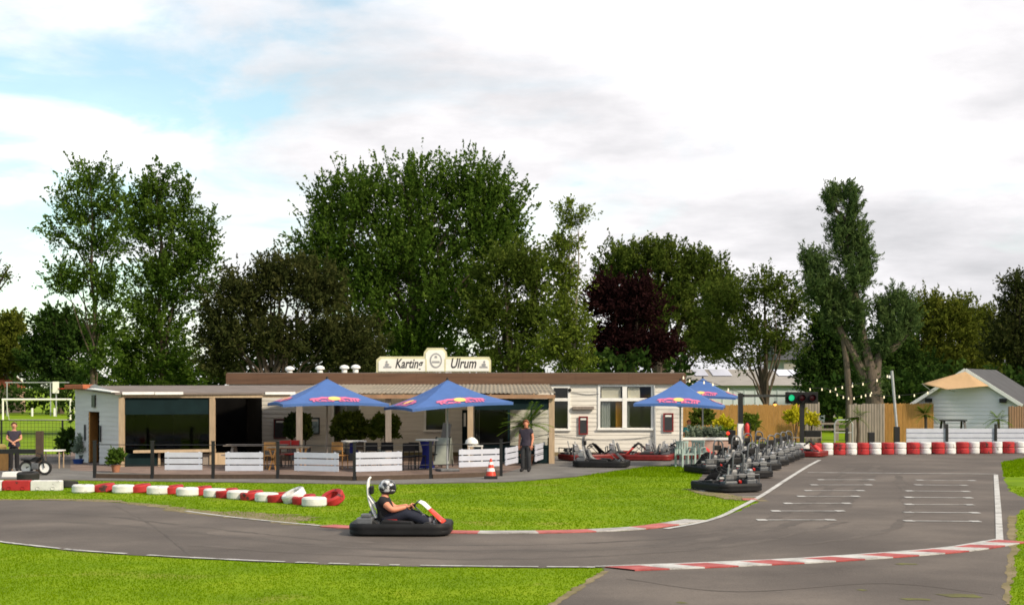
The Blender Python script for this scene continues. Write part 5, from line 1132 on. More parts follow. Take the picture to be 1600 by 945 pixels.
rg = np.random.default_rng(71); t = thing('dark_bush', 'dark clipped bush against the fence left of the shed', 'bush', (X(108, 57.4), 57.4, 0)); l = []; shrub(l, (0, 0, .55), (.34, .3, .5), 160, .07, rg); leaves('foliage', l, 'leaf_deep', t)
for lab, px, py, r, pm, sd in (('grey green potted plant in a dark pot left of the shed door', 130, 722, .30, 'grey_plastic', 72), ('small potted plant at the foot of the shed corner post', 181, 738, .17, 'terracotta', 73)):
    x, y = G(px, py); rg = np.random.default_rng(sd); t = thing('potted_plant', lab, 'potted plant', (x, y, .012)); l = []; shrub(l, (0, 0, .22 + r), (r, r, r * 1.1), 70, .06, rg); leaves('foliage', l, 'leaf_sage' if sd == 72 else 'leaf_mid', t); pot(.22, .15, pm, t)
x, y = G(124, 724); q = MB(); q.lathe([(0, 0), (.16, 0), (.2, .14), (.21, .16), (.18, .16), (.17, .03), (0, .03)], 16); o = q.build('basin', 'blue_pot', smooth=True); o.location = (x + .05, y - .3, .012); tag(o, 'blue basin on the ground before the potted plant at the shed', 'basin')
def plastic_chair(label, px, Y, rz, m):
    t = thing('garden_chair', label, 'chair', (X(px, Y), Y, .012), rz, 'plastic garden chairs')
    q = MB(); q.prism([(-.24, .40), (.24, .40), (.24, .44), (-.24, .44)], -.24, .22); q.build('seat', m, t, bevel=.015)
    q = MB()
    for i in range(5): x = -.2 + i * .1; q.box((x - .035, .20, .44), (x + .035, .235, .82))
    q.box((-.25, .195, .80), (.25, .24, .88)); q.build('backrest', m, t, bevel=.01)
    for s_ in (-1, 1): q = MB(); q.box((s_ * .27 - .03, -.22, .62), (s_ * .27 + .03, .24, .65)); q.build('armrest', m, t, bevel=.01)
    for x in (-.25, .25):
        for y in (-.23, .23): q = MB(); q.prism([(x - .035, 0), (x + .025, 0), (x + .035, .62), (x - .035, .62)], y - .02, y + .02); q.build('leg', m, t)
plastic_chair('pale green plastic garden chair, left one on the grass edge by the parked karts', 1071, 52.8, R(25), 'chair_green'); plastic_chair('pale green plastic garden chair, right one on the grass edge by the parked karts', 1087, 53.4, R(-30), 'chair_green')

# ------------------------------------------------------------------ garden terrace right of the clubhouse
YL = 61.5; lw = thing('garden_wall', 'low pinkish brick garden wall with white coping right of the clubhouse', 'wall', (X(1105, YL), YL, 0)); a, b = X(1068, YL) - X(1105, YL), X(1160, YL) - X(1105, YL)
q = MB(); q.box((a, 0, 0), (b, .2, Zt(687, YL))); 
q.build('wall', 'brick_pink', lw); q = MB(); q.box((a - .03, -.05, Zt(687, YL)), (b + .03, .26, Zt(683.5, YL))); q.build('coping', 'white_paint', lw)
for px in (1091, 1123): q = MB(); x = X(px, YL) - X(1105, YL); q.box((x - .03, -.02, 0), (x + .03, -.001, Zt(687.5, YL))); q.build('batten', 'dark_wood', lw)
def bamboo(label, px0, px1, py0, Y, seed, m='bamboo', name='bamboo_fence', pitch=.05, cat='fence'):
    rg = random.Random(seed); x0, x1 = X(px0, Y), X(px1, Y); xc = (x0 + x1) / 2; t = thing(name, label, cat, (xc, Y, 0)); z = Zt(py0, Y); q = MB(); x = x0 - xc
    while x < x1 - xc: h = z + rg.uniform(-.03, .03); w = pitch * rg.uniform(.85, 1.1); d = rg.uniform(-.008, .008); q.add([(x, d, .02), (x + w * .5, d - .022, .02), (x + w, d, .02), (x, d, h), (x + w * .5, d - .022, h), (x + w, d, h)], [(0, 1, 4, 3), (1, 2, 5, 4), (3, 4, 5)]); x += w
    o = q.build('screen', m, t); so_ = o.modifiers.new('thick', 'SOLIDIFY'); so_.thickness = .02
    n = max(2, int((x1 - x0) / 1.8) + 1)
    for i in range(n): xx = x0 - xc + .05 + (x1 - x0 - .1) * i / (n - 1); q = MB(); q.box((xx - .04, .03, 0), (xx + .04, .11, z - .05)); q.build('post', 'dark_wood', t)
    q = MB(); q.box((x0 - xc, .03, z * .78), (x1 - xc, .06, z * .78 + .06)); q.build('rail', 'dark_wood', t)
bamboo('orange bamboo screen fence right of the clubhouse behind the garden wall', 1062, 1256, 632, 76, 1)
bamboo('orange bamboo screen fence between the grey boards and the white shed', 1378, 1458, 630, 74, 2)
bamboo('brown slatted fence at the right edge beyond the white shed', 1576, 1660, 634, 70, 3, 'brown_board', 'board_fence', .11)
bamboo('weathered grey board fence behind the green palm left of the willow foot', 1326, 1378, 631, 73.5, 4, 'grey_timber', 'board_fence', .14)
bamboo('grey board panel beneath the traffic light box', 1258, 1280, 628, 75, 5, 'grey_timber', 'board_fence', .14)
Yg = 66
def bush(label, px, Y, cpy, rx, ry, m, seed, stem=False, z=0.0):
    rg = np.random.default_rng(seed); t = thing('garden_bush', label, 'bush', (X(px, Y), Y, z)); l = []; r = rx * Y / F; zc = Zt(cpy, Y); shrub(l, (0, 0, zc), (r, r * .9, ry * Y / F), int(50 + 240 * r * ry * Y / F), .075, rg, .4, .25, .1, 20); leaves('foliage', l, m, t)
    q = MB(); q.tube([(0, 0, 0), (.03, 0, zc)], .035, 6)
    for s_ in (-1, 1): q.tube([(0, 0, .25), (s_ * r * .4, 0, zc)], .02, 5)
    q.build('stem', 'bark', t); return t
bush('dark round shrub behind the person in teal', 1097, 68, 657, 17, 15, 'leaf_olive', 81); bush('yellow green low bush behind the garden wall', 1132, 67, 668, 11, 11, 'leaf_yellow', 82); bush('yellow green bush below the fork tree, right of the pole', 1171, 70, 664, 12, 14, 'leaf_pale', 83)
bush('silvery grey cushion plant at the left end of the garden wall', 1085, 62.6, 680, 8, 7, 'leaf_sage', 84); bush('silvery grey cushion plant in the middle of the garden wall', 1112, 62.6, 679, 13, 6, 'leaf_sage', 85); bush('low green plant at the pole end of the garden wall', 1132, 62.8, 680, 10, 5, 'leaf_palm', 89)
bush('bright yellow sapling left of the grey board panel', 1243, 70, 655, 13, 13, 'leaf_yellow', 86); bush('small yellow sapling in front of the grey board panel', 1267, 71, 659, 8, 8, 'leaf_yellow', 87)
palm('garden_palm', 'green palm right of the fire extinguisher pole', 1180, 66, Zt(662, 66), .45, 22, 88, 0, .04)
palm('garden_palm', 'green palm before the weathered grey boards', 1340, 70, Zt(652, 70), .75, 30, 91, 0, .07); palm('garden_palm', 'yellow green palm in a red pot left of the white shed', 1446, 67.5, Zt(648, 67.5), .62, 34, 92, 0, .07, potm='terracotta'); palm('garden_palm', 'spiky palm in front of the right side of the white shed', 1560, 68, Zt(655, 68), .62, 26, 93, 0, .06)
t = thing('garden_table', 'brown wooden table behind the garden wall', 'table', (X(1098, 64.5), 64.5, 0)); z = Zt(674, 64.5); q = MB(); q.box((-.5, -.3, z - .05), (.5, .3, z)); q.build('tabletop', 'wood_orange', t); legs(t, [(-.44, -.25), (.44, -.25), (-.44, .25), (.44, .25)], z - .05, .03, 'dark_wood')
t = thing('plant_shelf', 'low dark shelf before the grey board panel', 'shelf', (X(1262, 69), 69, 0)); z = Zt(684, 69); q = MB(); q.box((-.85, -.2, z), (.6, .2, z + .05)); q.build('top', 'grey_timber', t); legs(t, [(-.8, -.15), (.55, -.15), (-.8, .15), (.55, .15)], z, .03, 'dark_wood'); q = MB(); q.box((-.15, -.12, z + .052), (.58, .18, z + .34)); q.build('box', 'black_plastic', t, bevel=.03)
x = X(1263, 68.7); q = MB(); q.lathe([(0, 0), (.09, 0), (.14, .2), (.15, .24), (.1, .24), (0, .2)], 14); o = q.build('flower_pot', 'wood_orange', smooth=True); o.location = (x - .3, 68.9, z + .05); tag(o, 'small orange pot on the low dark shelf', 'pot')
x0, x1 = X(1280, 78), X(1330, 78); t = thing('rail_fence', 'low grey wooden rail fence on the grass left of the board fence', 'fence', (x0, 78, 0))
for f in (.02, .55, .98): q = MB(); q.box((f * (x1 - x0) - .09, -.06, 0), (f * (x1 - x0) + .09, .06, Zt(657, 78))); q.build('post', 'grey_timber', t)
for py in (661, 670): q = MB(); q.box((0, -.1, Zt(py + 2, 78)), (x1 - x0, -.062, Zt(py - 1, 78))); q.build('rail', 'grey_timber', t)
t = thing('bike_hoop', 'low bent grey tube barrier before the board fence', 'barrier', (X(1318, 72), 72, 0)); q = MB(); z = Zt(656, 72); q.tube([(-.42, 0, 0), (-.42, 0, z * .85), (-.3, 0, z), (.3, 0, z), (.42, 0, z * .85), (.42, 0, 0)], .035, 8); q.build('frame', 'galvanised', t, smooth=True); q = MB(); q.tube([(-.42, 0, z * .5), (.42, 0, z * .5)], .025, 6); q.build('crossbar', 'galvanised', t)
YP = 65.5
for px, top, lab in ((1323, 668, 'short black post at the grass edge left of the palm before grey boards'), (1361, 675, 'short thick black bollard before the weathered grey boards')):
    q = MB(); w = .055 if px == 1323 else .13; q.box((-w, -w, 0), (w, w, Zt(top, YP))); o = q.build('bollard', 'black_metal', bevel=.02); o.location = (X(px, YP), YP, 0); tag(o, lab, 'post')
t = thing('flag_pole', 'leaning pale pole carrying the light strings, on a black foot', 'pole', (X(1401, YP), YP, 0)); zt_ = Zt(579, YP); zb_ = Zt(667, YP); xt = X(1393.5, YP) - X(1401, YP); q = MB(); q.tube([(0, 0, zb_), (xt, 0, zt_)], .06, 8); q.build('shaft', 'galvanised', t); q = MB(); q.box((-.11, -.11, 0), (.11, .11, zb_ + .02)); q.build('foot', 'black_metal', t); q = MB(); q.box((xt - .14, -.05, zt_ - .32), (xt - .07, .05, zt_ - .2)); q.build('hook', 'white_paint', t)
# white slatted barrier with black posts
YQ = 65.8; t = thing('slatted_barrier', 'long white slatted barrier with black posts behind the tyre wall', 'fence', (X(1510, YQ), YQ, 0)); xo = X(1510, YQ); z0, z1 = .16, Zt(668, YQ); q = MB(); hh = (z1 - z0) / 4
q_ = MB()
for i in range(4): q_.box((X(1416, YQ) - xo, -.02, z0 + hh * i), (X(1680, YQ) - xo, .02, z0 + hh * (i + 1) - .035))
q_.box((X(1416, YQ) - xo, .021, z0), (X(1680, YQ) - xo, .03, z1 - .04)); q_.build('slat_panel', 'white_panel', t)
for px in (1479, 1555, 1632): q = MB(); x = X(px, YQ) - xo; q.box((x - .05, -.10, 0), (x + .05, -.021, Zt(662, YQ))); q.build('post', 'black_metal', t)
# white gabled shed
def white_shed():
    Yh = 74; ph = R(28); t = thing('white_shed', 'white gabled shed with dark roof and a beige awning on its front', 'shed', (X(1510, Yh), Yh, 0), -ph)
    W = 2.42; ze = 1.95; zr = 3.52; D = 7.5
    q = MB(); zz = 0.05
    while zz < zr - .02:      # boards of the front, clipped to the gable
        z2 = min(zz + .19, zr - .02); hw = lambda z: W if z <= ze else W * (zr - z) / (zr - ze); q.add([(-hw(zz), -.022, zz), (hw(zz), -.022, zz), (hw(z2), -.004, z2), (-hw(z2), -.004, z2)], [(0, 1, 2, 3)]); zz = z2
    q.prism([(-W, 0), (W, 0), (W, ze), (0, zr - .03), (-W, ze)], 0, .1); q.box((-W, .1, 0), (-W + .1, D, ze)); q.box((W - .1, .1, 0), (W, D, ze)); q.build('wall', 'shed_white', t)
    q = MB(); sl = (zr - ze) / W; e = .22
    for s_ in (-1, 1):
        V = [(0, -.25, zr + .02), (s_ * (W + e), -.25, ze - e * sl + .02), (s_ * (W + e), D, ze - e * sl + .02), (0, D, zr + .02)]; q.add(V + [(a, b, c + .07) for a, b, c in V], [(0, 1, 2, 3), (4, 7, 6, 5), (0, 4, 5, 1), (1, 5, 6, 2), (2, 6, 7, 3), (3, 7, 4, 0)])
    q.build('roof', 'slate_roof', t)
    for s_ in (-1, 1): q = MB(); q.beam((0, -.28, zr + .03), (s_ * (W + e), -.28, ze - e * sl + .03), .05, .16); q.build('bargeboard', 'white_paint', t)
    for s_ in (-1, 1):
        q = MB(); q.box((s_ * 1.75 - .16, -.34, 1.98), (s_ * 1.75 + .16, -.16, 2.18)); q.tube([(s_ * 1.75, -.2, 2.08), (s_ * 1.75, -.02, 2.14)], .03, 6); q.build('floodlight', 'black_plastic', t, bevel=.02)
    q = MB(); n = 8; V = []
    A = Vector((.0, -.30, zr - .05)); Bp = Vector((-1.75, -1.6, 2.88)); Cp = Vector((-.55, -1.7, 2.62)); Dp = Vector((1.12, -.42, 2.78))
    for i in range(n + 1):
        for j in range(n + 1):
            u, v = i / n, j / n; edge = (Bp * (1 - v) ** 2 + Cp * 2 * v * (1 - v) + Dp * v * v) if 0 else (Bp.lerp(Cp, v * 2) if v < .5 else Cp.lerp(Dp, v * 2 - 1)); p = A.lerp(edge, u); p.z -= .18 * math.sin(PI * u) * math.sin(PI * v) ; V.append(p)
    q.add(V, [(i * (n + 1) + j, i * (n + 1) + j + 1, (i + 1) * (n + 1) + j + 1, (i + 1) * (n + 1) + j) for i in range(n) for j in range(n)]); o = q.build('awning', 'sail_beige', t, smooth=True); so_ = o.modifiers.new('thick', 'SOLIDIFY'); so_.thickness = .012
    q = MB(); q.tube([Bp, (-1.75, -.02, 2.6)], .015, 5); q.tube([Cp, (-.55, -.02, 2.5)], .015, 5); q.build('awning_strut', 'galvanised', t)
white_shed()
t = thing('picnic_bench', 'dark picnic bench standing before the white shed', 'picnic table', (X(1489, 69), 69, 0)); z = Zt(655.5, 69); q = MB()
for i in range(4): q.box((-.55, -.3 + .15 * i, z - .06), (.55, -.17 + .15 * i, z))
q.build('tabletop', 'black_metal', t)
for y in (-.7, .5): q = MB(); q.box((-.8, y, z * .62), (.8, y + .2, z * .62 + .05)); q.build('bench_seat', 'black_metal', t)
for x in (-.45, .45):
    for s_ in (-1, 1): q = MB(); q.beam((x * 1.1, .62 * s_, 0), (x, .2 * s_, z - .06), .09, .06); q.build('leg', 'black_metal', t)
def lights(label, pts, Y, nb, seed):
    rg = random.Random(seed); P = [Vector((X(px, Y), Y + dy, Zt(py, Y))) for px, py, dy in pts]; t = thing('light_string', label, 'string lights', tuple(P[0]), 0, 'strings of bulbs over the garden'); C = [Vector(tuple(c)) for c in catmull(P, 8)]; o0 = P[0]
    q = MB(); q.tube([c - o0 for c in C], .012, 5); q.build('cable', 'black_metal', t)
    for i in range(nb):
        c = C[min(len(C) - 1, int((i + .5 + rg.uniform(-.15, .15)) / nb * len(C)))] - o0; q = MB(); q.ball((c.x, c.y, c.z - .09), .033, 8, 6); q.tube([c, c - Vector((0, 0, .06))], .02, 5, 0); q.build('bulb', 'bulb', t)
lights('sagging string of warm bulbs from the light box towards the willow', [(1262, 606, 0), (1291, 607, 0), (1313, 617, 0), (1330, 620.5, 0), (1348, 617, 0), (1366, 610, 0)], 72, 10, 1)
lights('string of bulbs rising from the willow to the pale pole top', [(1300, 607, 0), (1316, 603, 0), (1342, 599, 0), (1367, 593, 0), (1393, 583, 0)], 67, 6, 2)
lights('string of bulbs running low from the pole to the white shed', [(1354, 614, 0), (1378, 618, 0), (1405, 617.5, 0), (1432, 615, 0), (1460, 609, 0)], 69, 5, 3)
lights('short string of bulbs above the right hand parasols', [(1066, 586, 0), (1075, 592, 0), (1100, 595, 0), (1120, 600, 0), (1158, 614, 0)], 60, 5, 4)
# traffic light gantry
YT = 56; t = thing('start_light', 'black start light gantry with green lamp lit over the parked karts', 'traffic light', (X(1157, YT), YT, .01)); xo = X(1157, YT)
q = MB(); q.box((-.085, -.085, Zt(662, YT)), (.085, .085, Zt(614.5, YT))); q.build('post', 'black_metal', t); q = MB(); q.box((-.10, -.10, 0), (.10, .10, Zt(662, YT))); q.build('post_sleeve', 'white_paint', t)
Y2 = 65.0; dY = Y2 - YT; x1 = X(1253, Y2) - xo; q = MB(); q.box((x1 - .09, dY - .07, 0), (x1 + .09, dY + .07, Zt(631, Y2))); q.build('post', 'black_metal', t); q = MB(); q.beam((.086, 0, Zt(618.5, YT)), (X(1228, Y2) - xo, dY, Zt(618.5, Y2)), .10, .10); q.build('arm', 'black_metal', t)
a, b = X(1227.5, Y2) - xo, X(1277, Y2) - xo; q = MB(); q.box((a, dY - .16, Zt(630.5, Y2)), (b, dY + .14, Zt(612.5, Y2))); bx_ = q.build('lamp_box', 'black_plastic', t, bevel=.02)
for px, m in ((1235.5, 'lamp_green'), (1252, 'lamp_dead'), (1268, 'lamp_dead')):
    x = X(px, Y2) - xo; q = MB(); q.lathe([(0, -.03), (.08, -.02), (.13, 0), (.13, .02)], 20, (x, dY - .165, Zt(621.5, Y2)), 0, Matrix.Rotation(R(-90), 4, 'X')); q.build('lamp', m, bx_, smooth=True)
    q = MB(); q.lathe([(.14, 0), (.15, .0), (.15, .16), (.14, .16)], 20, (x, dY - .165, Zt(621.5, Y2)), 0, Matrix.Rotation(R(90), 4, 'X')); q.build('visor', 'black_plastic', bx_)
YT2 = YT + dY * .72; x = X(1211, YT2); q = MB(); q.lathe([(.02, .16), (.09, .08), (.10, .05), (.08, .05)], 12, (0, 0, 0)); l_ = thing('hanging_lantern', 'small lit lantern hanging from the start light arm', 'lantern', (x, YT2, Zt(632.5, YT2))); q.tube([(0, 0, .16), (0, 0, Zt(620.5, YT2) - Zt(632.5, YT2))], .012, 5); q.build('shade', 'black_metal', l_); q = MB(); q.ball((0, 0, .03), .07, 10, 8); q.build('bulb', 'amber', l_)
ex = thing('fire_extinguisher', 'red fire extinguisher hung on the white sleeve of the start light post', 'fire extinguisher', (X(1164.5, YT) + .04, YT - .14, Zt(680, YT))); q = MB(); q.lathe([(0, 0), (.085, 0), (.09, .04), (.09, .36), (.05, .44), (.025, .46), (0, .46)], 16); q.build('cylinder', 'red_paint', ex, smooth=True); q = MB(); q.box((-.03, -.02, .46), (.09, .02, .50)); q.tube([(.03, 0, .47), (.12, 0, .42), (.12, 0, .12)], .015, 6); q.build('valve', 'black_plastic', ex)
t = thing('pit_light', 'small black signal box with red lamp on a pole beside the white sleeve', 'signal light', (X(1143, 55), 55, .01)); q = MB(); q.box((-.11, -.09, Zt(694, 55)), (.14, .09, Zt(672, 55))); q.build('housing', 'black_plastic', t, bevel=.02); q = MB(); q.tube([(0, 0, 0), (0, 0, Zt(693, 55))], .03, 6); q.build('pole', 'black_metal', t); q = MB(); q.ball((-.13, -.05, Zt(677, 55)), .07, 10, 8); q.build('lamp', 'lamp_red', t)

# ------------------------------------------------------------------ people
SK = dict(pelvis=.125, belly=.118, chest=.135, neckb=.062, neck=.055, jaw=.070, head=.092, crown=.060)
def person(label, loc, rz, J, top_m, leg_m, shoe_m, skin_m, hair_m=None, fist=.6, sleeve=.75, group=None, facing=Vector((1, 0, 0)), bulk=1.0):
    t = thing('person', label, 'person', loc, rz, group); V3 = Vector; J = {k: V3(v) for k, v in J.items()}
    for s_ in 'LR':
        J.setdefault('hip' + s_, J['pelvis'])
    keys = ['pelvis', 'belly', 'chest', 'neckb', 'neck', 'jaw', 'head', 'crown']; idx = {k: i for i, k in enumerate(keys)}; verts = [tuple(J[k]) for k in keys]; rad = [SK[k] * (bulk if k in ('pelvis', 'belly', 'chest', 'neckb', 'neck') else 1) for k in keys]; ed = [(i, i + 1) for i in range(7)]
    def chain(root, names, rs):
        prev = idx[root]
        for n_, r_ in zip(names, rs): idx[n_] = len(verts); verts.append(tuple(J[n_])); rad.append(r_ * bulk); ed.append((prev, idx[n_])); prev = idx[n_]
    for s_ in 'LR':
        chain('chest', ['sh' + s_, 'el' + s_, 'wr' + s_], [.062, .044, .030]); chain('pelvis', ['hip' + s_, 'kn' + s_, 'an' + s_, 'toe' + s_], [.092, .062, .042, .038])
    V, Fc = skin(verts, ed, rad, 2); mb = MB(); mb.add(V, Fc)
    fw = facing; up = (J['crown'] - J['neck']).normalized(); sd_ = up.cross(fw).normalized(); c = J['head']
    def blob(p, r, mi=0): mb.ball(tuple(p), r, 8, 6, mi)
    blob(c + fw * .098 - up * .01, .016); 
    for s_ in (-1, 1): blob(c + fw * .085 + sd_ * .034 * s_ + up * .018, .010, 1); blob(c + sd_ * .092 * s_ - up * .005, (.014, .014, .026))
    mb.ball(tuple(c + fw * .084 - up * .052), (.012, .024, .006) if abs(fw.x) > .5 else (.024, .012, .006), 8, 6, 2)
    for s_ in 'LR':     # hands: palm, four fingers and a thumb
        w = J['wr' + s_]; d = (w - J['el' + s_]).normalized(); across = J.get('across' + s_, d.cross(V3((0, 0, 1)))).normalized(); curl = d.cross(across).normalized()
        if curl.z > 0: curl = -curl
        vs = [w - d * .02, w + d * .035, w + d * .075]; rr = [(.026, .020), (.036, .017), (.040, .016)]; es = [(0, 1), (1, 2)]
        for k in range(4):
            b0 = w + d * .07 + across * (k - 1.5) * .020; l_ = (.075, .088, .082, .062)[k]; pts = [b0]; dd = d
            for q_ in range(3): dd = (dd + curl * fist).normalized(); pts.append(pts[-1] + dd * l_ / 2.6)
            st = len(vs); vs += pts; rr += [(.010, .010), (.0095, .0095), (.009, .009), (.008, .008)]; es += [(2, st), (st, st + 1), (st + 1, st + 2), (st + 2, st + 3)]
        th0 = w + d * .03 - across * .035; st = len(vs); vs += [th0, th0 + (d * .6 - across * .6 + curl * .3).normalized() * .035, th0 + (d * .8 - across * .3 + curl * .7).normalized() * .062]; rr += [(.012, .012), (.011, .011), (.009, .009)]; es += [(1, st), (st, st + 1), (st + 1, st + 2)]
        V, Fc = skin([tuple(v) for v in vs], es, rr, 1); mb.add(V, Fc)
    mb.build('body', (skin_m, 'ink', 'dark_red'), t, smooth=True)
    def garment(name, names, edges, sc, m, add=.012):
        ii = {n_: k for k, n_ in enumerate(names)}; V, Fc = skin([tuple(J[n_]) for n_ in names], [(ii[a], ii[b]) for a, b in edges], [(rad[idx[n_]] if n_ in idx else .055) * sc + add for n_ in names], 2); q = MB(); q.add(V, Fc)
        if name == 'shirt' and bulk == 1:
            n = 20; zb, zp = J['belly'], J['pelvis']; rings = [(zb.lerp(J['chest'], .25), .150, .118), (zb, .160, .128), (zp.lerp(zb, .4), .182, .138), (zp - (zb - zp) * .25, .205, .148)]
            q.add([c_ + sd0 * rx * math.cos(2 * PI * k / n) + fw * ry * math.sin(2 * PI * k / n) for c_, rx, ry in rings for k in range(n)], [(j * n + k, j * n + (k + 1) % n, (j + 1) * n + (k + 1) % n, (j + 1) * n + k) for j in range(3) for k in range(n)])
        return q.build(name, m, t, smooth=True)
    sd0 = V3((0, 0, 1)).cross(fw).normalized()
    for s_ in 'LR': J['slv' + s_] = J['sh' + s_].lerp(J['el' + s_], sleeve); rad.append(.055 * bulk); idx['slv' + s_] = len(rad) - 1
    J['collar'] = J['chest'].lerp(J['neckb'], .72); rad.append(.075); idx['collar'] = len(rad) - 1
    J['hem'] = J['pelvis'].lerp(J['belly'], -.42 if bulk == 1 else -.2); rad.append(.150 * bulk); idx['hem'] = len(rad) - 1
    J['waist'] = J['pelvis'].lerp(J['belly'], .55 if bulk == 1 else .95); rad.append(.118 * bulk); idx['waist'] = len(rad) - 1
    for s_ in 'LR': J['cuff' + s_] = J['an' + s_] + (J['an' + s_] - J['kn' + s_]).normalized() * .055; rad.append(.062 * (1 + (bulk - 1) * .6)); idx['cuff' + s_] = len(rad) - 1
    garment('shirt', ['chest', 'belly', 'hem', 'collar', 'shL', 'slvL', 'shR', 'slvR'], [('chest', 'belly'), ('belly', 'hem'), ('chest', 'collar'), ('chest', 'shL'), ('shL', 'slvL'), ('chest', 'shR'), ('shR', 'slvR')], 1.10, top_m)
    garment('trousers', ['pelvis', 'waist', 'hipL', 'knL', 'cuffL', 'hipR', 'knR', 'cuffR'], [('pelvis', 'waist'), ('pelvis', 'hipL'), ('hipL', 'knL'), ('knL', 'cuffL'), ('pelvis', 'hipR'), ('hipR', 'knR'), ('knR', 'cuffR')], 1.05, leg_m)
    for s_ in 'LR':
        V, Fc = skin([tuple(J['an' + s_] + V3((0, 0, -.01))), tuple(J['an' + s_].lerp(J['toe' + s_], .5)), tuple(J['toe' + s_] + (J['toe' + s_] - J['an' + s_]) * .22)], [(0, 1), (1, 2)], [.060, .062, .052], 2); q = MB(); q.add(V, Fc); q.build('shoe', shoe_m, t, smooth=True)
    if hair_m:
        q = MB(); n = 14; V = []
        for i in range(8):
            th = PI * .60 * i / 7
            for k in range(n):
                a = 2 * PI * k / n; o_ = fw * math.cos(a) + sd_ * math.sin(a); lim = th * (1 - .60 * max(0, math.cos(a)) ** .7); V.append(c + up * .010 + (up * math.cos(lim) * .114 + o_ * math.sin(lim) * .100))
        q.add(V, [(i * n + k, i * n + (k + 1) % n, (i + 1) * n + (k + 1) % n, (i + 1) * n + k) for i in range(7) for k in range(n)]); o = q.build('hair', hair_m, t, smooth=True); so_ = o.modifiers.new('thick', 'SOLIDIFY'); so_.thickness = .012
    return t, J
def stand(h=1.72, arms='down'):
    k = h / 1.75; J = dict(pelvis=(0, 0, .93), belly=(0, 0, 1.10), chest=(0, 0, 1.32), neckb=(0, 0, 1.46), neck=(0, -.005, 1.52), jaw=(0, -.025, 1.575), head=(0, -.015, 1.64), crown=(0, .0, 1.71),
        hipL=(.095, 0, .88), knL=(.10, -.02, .50), anL=(.105, .02, .10), toeL=(.12, -.13, .045), hipR=(-.095, 0, .88), knR=(-.11, -.03, .50), anR=(-.12, .02, .10), toeR=(-.15, -.13, .045), shL=(.185, 0, 1.40), shR=(-.185, 0, 1.40))
    if arms == 'down': J.update(elL=(.235, .02, 1.13), wrL=(.22, -.08, .90), elR=(-.235, .03, 1.13), wrR=(-.235, -.05, .89))
    else: J.update(elL=(.25, -.02, 1.16), wrL=(.05, -.22, 1.08), elR=(-.25, -.02, 1.16), wrR=(-.05, -.23, 1.05))
    return {a: tuple(c * k for c in b) for a, b in J.items()}
x, y = G(822, 737); person('red haired person in dark top and trousers standing at the terrace fence gate', (x, y - .1, .014), R(-18), stand(1.66), 'dark_shirt', 'dark_trousers', 'black_cloth', 'skin_red', 'hair_red', .35, .55, facing=Vector((0, -1, 0)))
person('person in dark t-shirt standing with hands folded behind the black rail', (X(22, 50), 50, .014), R(15), stand(1.58, 'fold'), 'dark_shirt', 'black_cloth', 'black_cloth', 'skin', 'hair_brown', .4, .6, facing=Vector((0, -1, 0)))
# seated person behind the garden wall
Ys = 63.6; J = dict(pelvis=(0, 0, .50), belly=(0, 0, .66), chest=(0, -.02, .88), neckb=(0, -.02, 1.02), neck=(0, -.03, 1.08), jaw=(0, -.05, 1.135), head=(0, -.04, 1.20), crown=(0, -.02, 1.27), hipL=(.09, -.05, .48), knL=(.12, -.42, .48), anL=(.12, -.40, .10), toeL=(.13, -.55, .05), hipR=(-.09, -.05, .48), knR=(-.12, -.42, .48), anR=(-.12, -.40, .10), toeR=(-.13, -.55, .05), shL=(.175, 0, .96), elL=(.23, -.06, .72), wrL=(.12, -.28, .68), shR=(-.175, 0, .96), elR=(-.23, -.06, .72), wrR=(-.12, -.28, .68))
person('red haired person in a teal top sitting behind the garden wall', (X(1076, Ys + .6), Ys + .6, Zt(656, Ys + .6) - 1.30), R(8), J, 'teal_cloth', 'grey_cloth', 'black_cloth', 'skin_red', 'hair_red', .4, .8, facing=Vector((0, -1, 0)))
t = thing('garden_bench', 'wooden bench under the person in teal behind the garden wall', 'bench', (X(1076, Ys + .7), Ys + .7, 0)); zz = Zt(656, Ys + .6) - 1.30 + .385; q = MB(); q.box((-.4, -.2, zz - .05), (.8, .25, zz)); q.build('seat', 'dark_wood', t); legs(t, [(-.33, -.15), (.72, -.15), (-.33, .2), (.72, .2)], zz - .05, .035, 'dark_wood')
q = MB(); q.box((-.4, .2, zz + .25), (.8, .245, zz + .42)); q.build('backrest', 'dark_wood', t)
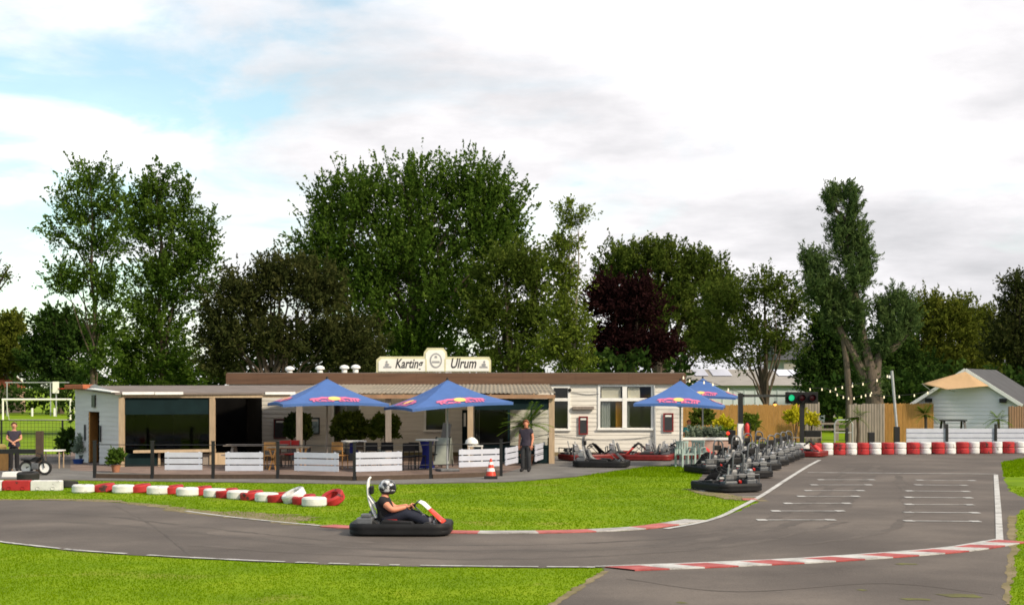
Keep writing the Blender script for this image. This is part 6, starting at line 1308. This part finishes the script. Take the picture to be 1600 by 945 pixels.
# driver
J = dict(pelvis=(-.27, 0, .285), belly=(-.315, 0, .40), chest=(-.355, 0, .555), neckb=(-.325, 0, .69), neck=(-.312, 0, .735), jaw=(-.295, 0, .785), head=(-.29, 0, .855), crown=(-.30, 0, .92),
    hipL=(-.22, .10, .265), knL=(.10, .16, .40), anL=(.50, .11, .235), toeL=(.585, .11, .30), hipR=(-.22, -.10, .265), knR=(.10, -.17, .40), anR=(.50, -.11, .235), toeR=(.585, -.11, .30),
    shL=(-.345, .18, .625), elL=(-.16, .26, .455), wrL=(.105, .175, .515), shR=(-.345, -.18, .625), elR=(-.16, -.27, .455), wrR=(.105, -.175, .515))
J['acrossL'] = (.0, .5, .85); J['acrossR'] = (.0, -.5, .85)
drv, JJ = person('helmeted person in black t-shirt and jeans driving the go-kart', (KX, KY, .009), R(-2), J, 'black_cloth', 'denim', 'grey_cloth', 'skin_red', None, .75, .50, bulk=1.34)
# helmet
q = MB(); c = Vector((-.275, 0, .868)); n, m = 56, 36; V = []; mi = []
def hp(th, a):
    x = math.sin(th) * math.cos(a); y_ = math.sin(th) * math.sin(a); z = math.cos(th); chin = 1.0 + .12 * max(0, x) * max(0, -z) * 2; return c + Vector((x * .165 * chin, y_ * .138, z * .155))
for i in range(m + 1):
    th = PI * .80 * i / m
    for k in range(n): V.append(hp(th, 2 * PI * k / n))
Fc = []; mis = []
for i in range(m):
    th = PI * .80 * (i + .5) / m
    for k in range(n):
        a = 2 * PI * (k + .5) / n; a = a if a < PI else a - 2 * PI; Fc.append((i * n + k, (i + 1) * n + k, (i + 1) * n + (k + 1) % n, i * n + (k + 1) % n))
        if (abs(a) / 1.3) ** 5 + (abs(th - 1.56) / .30) ** 2 < 1: mis.append(1)
        elif th > 2.12 - .22 * max(0, math.cos(a)): mis.append(2)
        else: mis.append(0)
b = len(q.v); q.v += [tuple(v) for v in V]; q.f += Fc; q.mi += mis
he = q.build('helmet', ('helmet_paint', 'visor', 'ink'), drv, smooth=True); so_ = he.modifiers.new('thick', 'SOLIDIFY'); so_.thickness = .012
